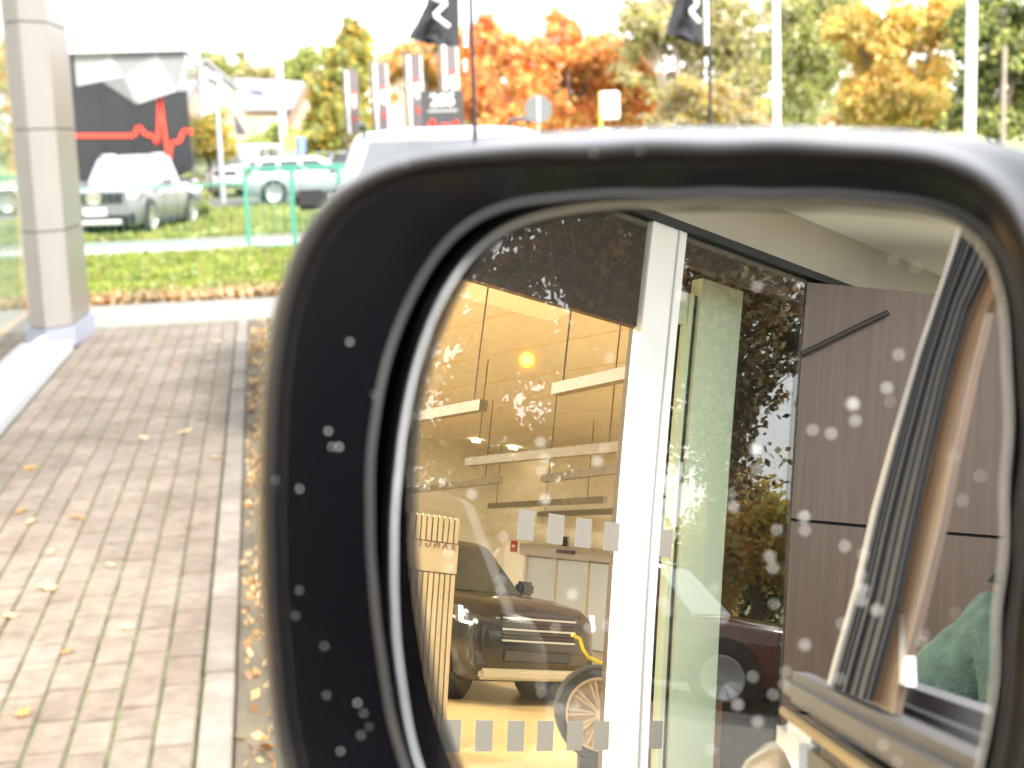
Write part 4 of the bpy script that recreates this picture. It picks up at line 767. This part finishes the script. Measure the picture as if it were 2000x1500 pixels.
for px, Y, r_, lab in ((1517, 34, .085, 'thin tall white pole in front of the willow'), (1893, 22, .085, 'thick tall white pole near the right edge')): pole('white_pole', lab, px, 300, -250, Y, r_, M_pole, 'pole')
dpp = pole('disc_sign', 'round grey back of a road sign on a post', 1053, 300, 205, 30, .03, M_gpole, 'road sign'); c = fY(1054, 213, 30)
MB().lathe([(.28, -.02), (.285, 0), (.28, .02)], 28, 'y', (0, -.04, c.z)).build('disc', pbr('disc_grey', (.15, .155, .16), .6), dpp); MB().box((-.03, -.08, c.z-.26), (.03, -.06, c.z+.26)).build('bracket', M_gpole, dpp)
yp = pole('yellow_post_sign', 'yellow post carrying a white boxed sign', 1175, 300, 178, 26, .035, pbr('post_yellow', (.75, .58, .12), .5), 'sign'); c = fY(1191, 206, 26)-yp.location
MB().box((c.x-.17, -.06, c.z-.25), (c.x+.17, .04, c.z+.25)).build('sign_box', P_white, yp, bev=.03)
# banners
M_ban = pbr('banner_mauve', (.16, .13, .14), .7, noise=.06, nscale=2); M_bw = pbr('banner_white', (.75, .74, .72), .7); M_br_ = pbr('banner_red', (.6, .1, .08), .7); M_bp = pbr('banner_pole', (.14, .11, .10), .5)
for (x, xl, xr_, yt, yb_, lab) in ((671, 674, 698, 138, 262, 'leftmost hanging banner, in front of the yellow green tree'), (724, 729, 756, 126, 256, 'second hanging banner from the left beside the pink house'), (789, 794, 823, 108, 250, 'third hanging banner, touching the number sign'), (857, 863, 893, 84, 250, 'tallest hanging banner behind the number sign')):
    Y = 34+(700-x)*.02; a_ = fY(x, yt-8, Y); t = empty('banner', (a_.x, Y, 0), 0, lab, 'banner', 'hanging advertising banners')
    MB().tube([(0, 0, 0), (0, 0, a_.z)], .035, 8).build('pole', M_bp, t, smooth=True)
    l_, r2 = fY(xl, yt, Y).x-a_.x, fY(xr_, yt, Y).x-a_.x; z1, z0 = fY(xl, yt, Y).z, fY(xl, yb_, Y).z; W_ = r2-l_; Hh = z1-z0
    MB().box((l_, -.01, z0), (r2, .01, z1)).build('cloth', M_ban, t); MB().tube([(0, 0, z1+.02), (r2, 0, z1+.02)], .014, 6).build('arm', M_bp, t)
    MB().box((l_, -.016, z0), (l_+W_*.22, -.011, z1)).build('stripe', M_bw, t)
    if x != 671: MB().box((r2-W_*.10, -.016, z0), (r2, -.011, z1)).build('stripe', M_bw, t)
    u = l_+W_*.62
    for f0, f1, w_, m_ in ((.62, .70, .34, M_br_), (.55, .64, .30, M_bw), (.48, .57, .28, M_bw), (.40, .50, .26, M_bw), (.24, .30, .34, M_br_), (.19, .26, .28, M_br_)):
        MB().box((u-W_*w_*.5, -.020, z0+Hh*f0), (u+W_*w_*.5, -.012, z0+Hh*f1-.03)).build('print', m_, t, bev=.02)
ns_ = empty('number_sign', (0, 0, 0), 0, 'dark grey sign reading 205 above a red pulse line', 'sign'); Y = 30
a_, b_ = fY(823, 178, Y), fY(908, 300, Y); ns_.location = (a_.x, Y, 0); W_ = b_.x-a_.x; MB().box((0, 0, 0), (W_, .2, a_.z)).build('board', pbr('sign_dark', (.05, .05, .055), .5), ns_)
zt_ = a_.z; text('205', .33, M_bw, ns_, (W_*.5, -.012, fY(866, 196, Y).z), (R(90), 0, 0), ex=.006, bold=.008); zl = fY(866, 216, Y).z; MB().box((W_*.14, -.012, zl-.02), (W_*.86, -.002, zl+.02)).build('line', pbr('line_grey', (.4, .4, .4), .5), ns_)
pts = [(832, 246), (838, 244), (845, 232), (850, 246), (858, 243), (872, 242), (884, 244), (893, 234), (897, 247)]
mb = MB(); 
for p, q2 in zip(pts, pts[1:]): mb.tube([fY(*p, Y-.03)-ns_.location, fY(*q2, Y-.03)-ns_.location], .018, 5)
mb.build('pulse_line', M_redp, ns_)
# black flags on rods
M_flag = pbr('flag_black', (.035, .036, .042), .8); M_rod = pbr('flag_rod', (.02, .02, .022), .4)
def flag(label, Y, x_top, x_bot, poly, mark, sleeve, weight):
    a_, b_ = fY(x_bot, 300, Y), fY(x_top, -200, Y); t = empty('flag', (a_.x, Y, 0), 0, label, 'flag', 'black advertising flags on thin rods'); o0 = t.location
    MB().tube([Vector((.02, 0, 0)), a_-o0, b_-o0], .016, 8).build('rod', M_rod, t, smooth=True)
    # cloth with ripples: grid between the free edge and the sleeve edge
    (fe, se) = poly; n_, m_ = 14, 10; V = []
    def il(L, k): k *= len(L)-1; i = min(int(k), len(L)-2); f = k-i; return (L[i][0]*(1-f)+L[i+1][0]*f, L[i][1]*(1-f)+L[i+1][1]*f)
    for i in range(n_):
        A_, B2 = il(fe, i/(n_-1)), il(se, i/(n_-1))
        for j in range(m_):
            k = j/(m_-1); p = fY(A_[0]*(1-k)+B2[0]*k, A_[1]*(1-k)+B2[1]*k, Y)-o0; p.y += .06*math.sin(j*1.5+i*.5)*(1-k); V.append(p)
    MB().add(V, [(i*m_+j, i*m_+j+1, (i+1)*m_+j+1, (i+1)*m_+j) for i in range(n_-1) for j in range(m_-1)]).build('cloth', M_flag, t, smooth=True)
    mk = MB()
    for p, q2 in zip(mark, mark[1:]): mk.tube([fY(*p, Y-.085)-o0, fY(*q2, Y-.085)-o0], 9/F*Y*.5, 8)
    mk.build('emblem', M_bw, t, smooth=True)
    MB().tube([fY(*p, Y-.01)-o0 for p in sleeve], 5/F*Y, 8).build('sleeve', M_bw, t, smooth=True)
    MB().lathe([(.004, -.05), (.013, -.03), (.016, .03), (.004, .05)], 8, 'z', fY(*weight, Y)-o0).build('weight', P_white, t, smooth=True)
flag('black flag with white emblem left of the orange maple', 11, 913, 929, ([(845, -80), (838, 0), (815, 45), (795, 74), (815, 82), (850, 86)], [(896, -80), (896, 0), (897, 40), (897, 70), (897, 84), (897, 92)]), [(842, -6), (872, 6), (848, 30), (877, 52)], [(905, -90), (908, 20), (909, 92)], (908, 128))
flag('black flag with white emblem in front of the olive trees', 13, 1383, 1388, ([(1345, -80), (1322, 0), (1312, 30), (1297, 66), (1330, 78), (1355, 84)], [(1372, -80), (1372, 0), (1373, 40), (1373, 70), (1373, 80), (1374, 87)]), [(1352, -20), (1362, 8), (1348, 22), (1366, 44)], [(1377, -90), (1379, 20), (1380, 88)], (1379, 122))
# green railing and fences
M_gr = pbr('green_paint', (.07, .32, .23), .5)
def railing(p0, p1, h, nb, label, rr_=.018, top=.045, mid=False):
    a_, b_ = Vector((p0[0], p0[1], 0)), Vector((p1[0], p1[1], 0)); d_ = b_-a_; t = empty('railing', a_, math.atan2(d_.y, d_.x), label, 'railing'); L = d_.length
    MB().box((0, -.02, h-top), (L, .02, h)).build('top_rail', M_gr, t); MB().box((0, -.015, .12), (L, .015, .15)).build('bottom_rail', M_gr, t)
    for k in range(nb[0]): x = L*k/(nb[0]-1); MB().box((x-.03, -.03, 0), (x+.03, .03, h)).build('post', M_gr, t)
    b0_ = MB().tube([(0, 0, .13), (0, 0, h-top)], rr_*.55, 5).build('bar', M_gr, t)
    for k in range(1, nb[1]):
        o = b0_.copy(); COL.objects.link(o); o.parent = t; o.location = (L*k/nb[1], 0, 0)
    b0_.location = (.02, 0, 0); return t
g0 = fZ(487, 494); railing((g0.x, g0.y), (g0.x+2.6, g0.y-1.0), 1.63, (4, 20), 'green metal railing with vertical bars at the edge of the path', top=.075)
railing((-4.6, 31.2), (g0.x, 30.4), 1.28, (2, 30), 'low green wire fence in front of the pickup truck', rr_=.006, top=.035)
# trees and hedges
def tb(px, Y): return (fY(px, 300, Y).x, Y, 0)
S_ = lambda w_, h_, Y: (w_*Y/F, h_*Y/F)
def crown(px, Y, blobs):
    x0_ = fY(px, 300, Y).x; r_ = []
    for (cx, cy, rx_, ry_) in blobs:
        p = fY(cx, cy, Y); r_.append((p.x-x0_, random.uniform(-.3, .3), p.z, rx_*Y/F, rx_*Y/F*.9, ry_*Y/F))
    return r_
TL = [
 ('yellow_green_tree', 665, 62, [(668, 190, 55, 70), (690, 80, 28, 42), (650, 250, 50, 45), (700, 270, 45, 40), (672, 120, 42, 40), (640, 300, 45, 25)], [L_yg, L_yel, L_grn], 9000, .26, 'pointed yellow green tree behind the two left banners', .18),
 ('orange_tree', 940, 50, [(935, 110, 38, 60), (925, 180, 40, 60), (950, 60, 22, 25), (960, 210, 45, 50)], [L_org, L_red, L_org], 7000, .22, 'orange red maple directly behind the first flag pole', .15),
 ('maple_tree', 1110, 45, [(1105, 60, 38, 45), (1060, 130, 70, 55), (1170, 130, 75, 55), (1240, 170, 45, 55), (1110, 190, 120, 60), (1215, 220, 60, 40), (1010, 170, 40, 60), (1070, 235, 90, 35), (985, 120, 40, 55), (1250, 110, 30, 35), (1010, 230, 60, 35)], [L_org, L_org, L_gold, L_red], 17000, .21, 'large orange maple with a red top behind the round sign', .2),
 ('gold_tree', 835, 75, [(800, 120, 45, 40), (850, 110, 45, 45), (770, 160, 30, 40), (835, 170, 50, 40)], [L_gold, L_org, L_tan], 6000, .25, 'golden tree behind the tall banner', .15),
 ('olive_tree', 1330, 42, [(1300, 40, 85, 70), (1270, 110, 60, 60), (1400, 60, 90, 75), (1440, 150, 60, 70), (1330, 170, 70, 50), (1250, 20, 45, 40)], [L_olv, L_yg, L_tan], 8500, .17, 'sparse olive tree with white sky gaps behind the second flag', .16),
 ('tan_bush', 1340, 36, [(1330, 200, 60, 45), (1400, 210, 60, 45), (1300, 235, 40, 30), (1450, 225, 50, 35)], [L_tan, L_olv, L_yel], 7000, .13, 'tan and yellow shrub below the second flag', .08),
 ('willow_tree', 1560, 48, [(1540, 30, 60, 80), (1600, 60, 70, 80), (1500, 100, 40, 70), (1580, 150, 60, 60), (1640, 20, 50, 50), (1545, 220, 60, 35)], [L_yg, L_grn, L_olv], 8000, .17, 'pale green willow with drooping sprays behind the thin white pole', .17),
 ('amber_tree', 1745, 38, [(1750, 60, 45, 60), (1720, 120, 70, 55), (1790, 140, 60, 60), (1680, 170, 50, 40), (1740, 200, 100, 40), (1830, 200, 40, 40), (1760, 235, 120, 25), (1660, 60, 50, 50), (1840, 40, 50, 50)], [L_gold, L_gold, L_yel, L_yg], 15000, .16, 'amber and yellow tree left of the thick white pole', .17),
 ('green_tree', 1950, 34, [(1940, 60, 80, 80), (1990, 140, 70, 70), (1910, 170, 40, 60), (1970, 230, 70, 40), (1890, 230, 50, 30), (2030, 40, 60, 70)], [L_grn, L_yg, L_dk], 11000, .15, 'green leafy tree at the right edge', .15),
 ('golden_bush', 408, 58, [(408, 250, 32, 42), (395, 285, 28, 25), (425, 290, 30, 25)], [L_yel, L_yg], 3500, .16, 'golden bush standing beside the black building', .08),
 ('green_hedge', 510, 72, [(470, 290, 40, 15), (520, 285, 45, 22), (545, 262, 30, 18), (580, 295, 40, 18), (440, 300, 40, 12)], [L_grn, L_yg], 4000, .2, 'green hedge in front of the tan house', .06),
 ('far_green_tree', 590, 125, [(585, 145, 32, 38), (565, 175, 30, 25), (600, 120, 25, 25)], [L_grn, L_yg], 4000, .32, 'round green tree above the brick gable roof', .25),
 ('pale_tree', 500, 130, [(480, 150, 45, 22), (520, 160, 40, 22), (455, 140, 30, 20), (470, 105, 10, 14), (545, 170, 30, 20)], [L_olv, L_yg, L_tan], 4500, .35, 'hazy olive treetops behind the tan house roof', .3),
 ('left_far_tree', 385, 120, [(380, 110, 25, 22), (405, 125, 30, 20), (370, 95, 12, 14), (430, 138, 25, 18)], [L_grn, L_yg, L_olv], 3500, .33, 'green treetops behind the white house gable', .25),
 ('weedy_shrub', 385, 41, [(372, 350, 20, 18), (380, 395, 26, 16), (365, 420, 22, 14), (400, 408, 18, 8)], [L_grn, L_yg], 2500, .10, 'weedy green shrub right of the pickup truck', .04)]
for i, (nm, px, Y, bl_, mats, n_, leaf, lab, tr_) in enumerate(TL):
    tree(nm, tb(px, Y), crown(px, Y, bl_), mats, int(n_*1.7), leaf*.78, lab, trunk_r=tr_*1.0, seed=i+2, density=.35, gap=2.4/(Y/40), cat='bush' if 'bush' in nm or 'hedge' in nm or 'shrub' in nm else 'tree', drop=.8 if nm == 'willow_tree' else 0, bark=M_bark2 if nm in ('willow_tree', 'olive_tree') else None)
tr = pole('bare_trunk', 'pale leaning bare trunk in front of the green tree', 1958, 300, 90, 27, .05, M_bark2, 'tree trunk')
tag(tree('far_woods', (10, 175, 0), [(x, random.uniform(-3, 3), 3, 6, 4, random.uniform(3, 5)) for x in range(-75, 90, 7)], [L_olv, L_yg, L_grn], 20000, .6, 'far wood closing the horizon'), kind='stuff'); 
o = bpy.data.objects['far_woods']; del o['category']
for ch in o.children: ch['kind'] = 'stuff'
# trees behind the camera, mirrored in the showroom glass
def rP(px, py, s_):
    H, r = bounce(px, py); t = (XG-H.x)/r.x; G_ = H+r*t; return G_+Vector((-r.x, r.y, r.z))*s_
def rblobs(base, s_, L): return [(*(rP(x, y, s_+random.uniform(-1, 1))-base), rx*s_*.0008+.2, rx*s_*.0008+.2, ry*s_*.0008+.2) for x, y, rx, ry in L]
def rtree(name, label, px, s_, L, mats, n, leaf, **k):
    b = rP(px, 1150, s_); b.z = 0; return tree(name, b, rblobs(b, s_, L), mats, n, leaf, label, **k)
rtree('oak_tree', 'large dark oak with sky showing through its leaves behind the parking deck', 1190, 17, [(1190, 560, 90, 110), (1050, 690, 90, 90), (1000, 560, 70, 80), (1250, 700, 80, 90), (1130, 820, 90, 80), (900, 700, 70, 90), (930, 850, 80, 90), (1180, 420, 90, 90), (1060, 380, 70, 80)], [L_dk, L_dk, L_brn], 17000, .13, trunk_r=.42, seed=40, density=.3, gap=2.8)
rtree('beech_tree', 'second dark tree right of the large oak behind the deck', 1390, 20, [(1390, 560, 80, 90), (1330, 760, 70, 100), (1450, 650, 70, 80), (1420, 850, 60, 90), (1520, 560, 60, 70), (1320, 480, 70, 80), (1470, 470, 60, 60), (1540, 700, 30, 40)], [L_dk, L_brn, L_olv], 15000, .12, trunk_r=.25, seed=41, density=.3, gap=2.6)
rtree('golden_tree', 'bright golden tree behind the brown SUV', 1480, 24, [(1480, 1060, 70, 70), (1420, 1090, 60, 60), (1540, 1050, 60, 70), (1460, 980, 45, 40), (1600, 1080, 60, 60)], [L_yel, L_gold, L_yg], 15000, .14, trunk_r=.15, seed=42)
rtree('rear_hedge', 'tall dark green hedge along the back of the parking deck', 1180, 30, [(x, 1030+random.uniform(-15, 15), 60, 130) for x in range(780, 1420, 70)], [L_dk, L_brn, L_grn], 34000, .2, trunk_r=.1, seed=43, cat='hedge', density=.0, gap=.2)
rtree('low_hedge', 'lower green hedge behind the golden tree', 1600, 34, [(x, 1120, 60, 60) for x in range(1380, 1900, 70)], [L_grn, L_dk, L_yg], 15000, .2, trunk_r=.1, seed=44, cat='hedge', density=.0, gap=.2)
for o in list(bpy.data.objects):
    if o.type == 'EMPTY' and o.parent is None and not o.get('label'): print('unlabelled', o.name)
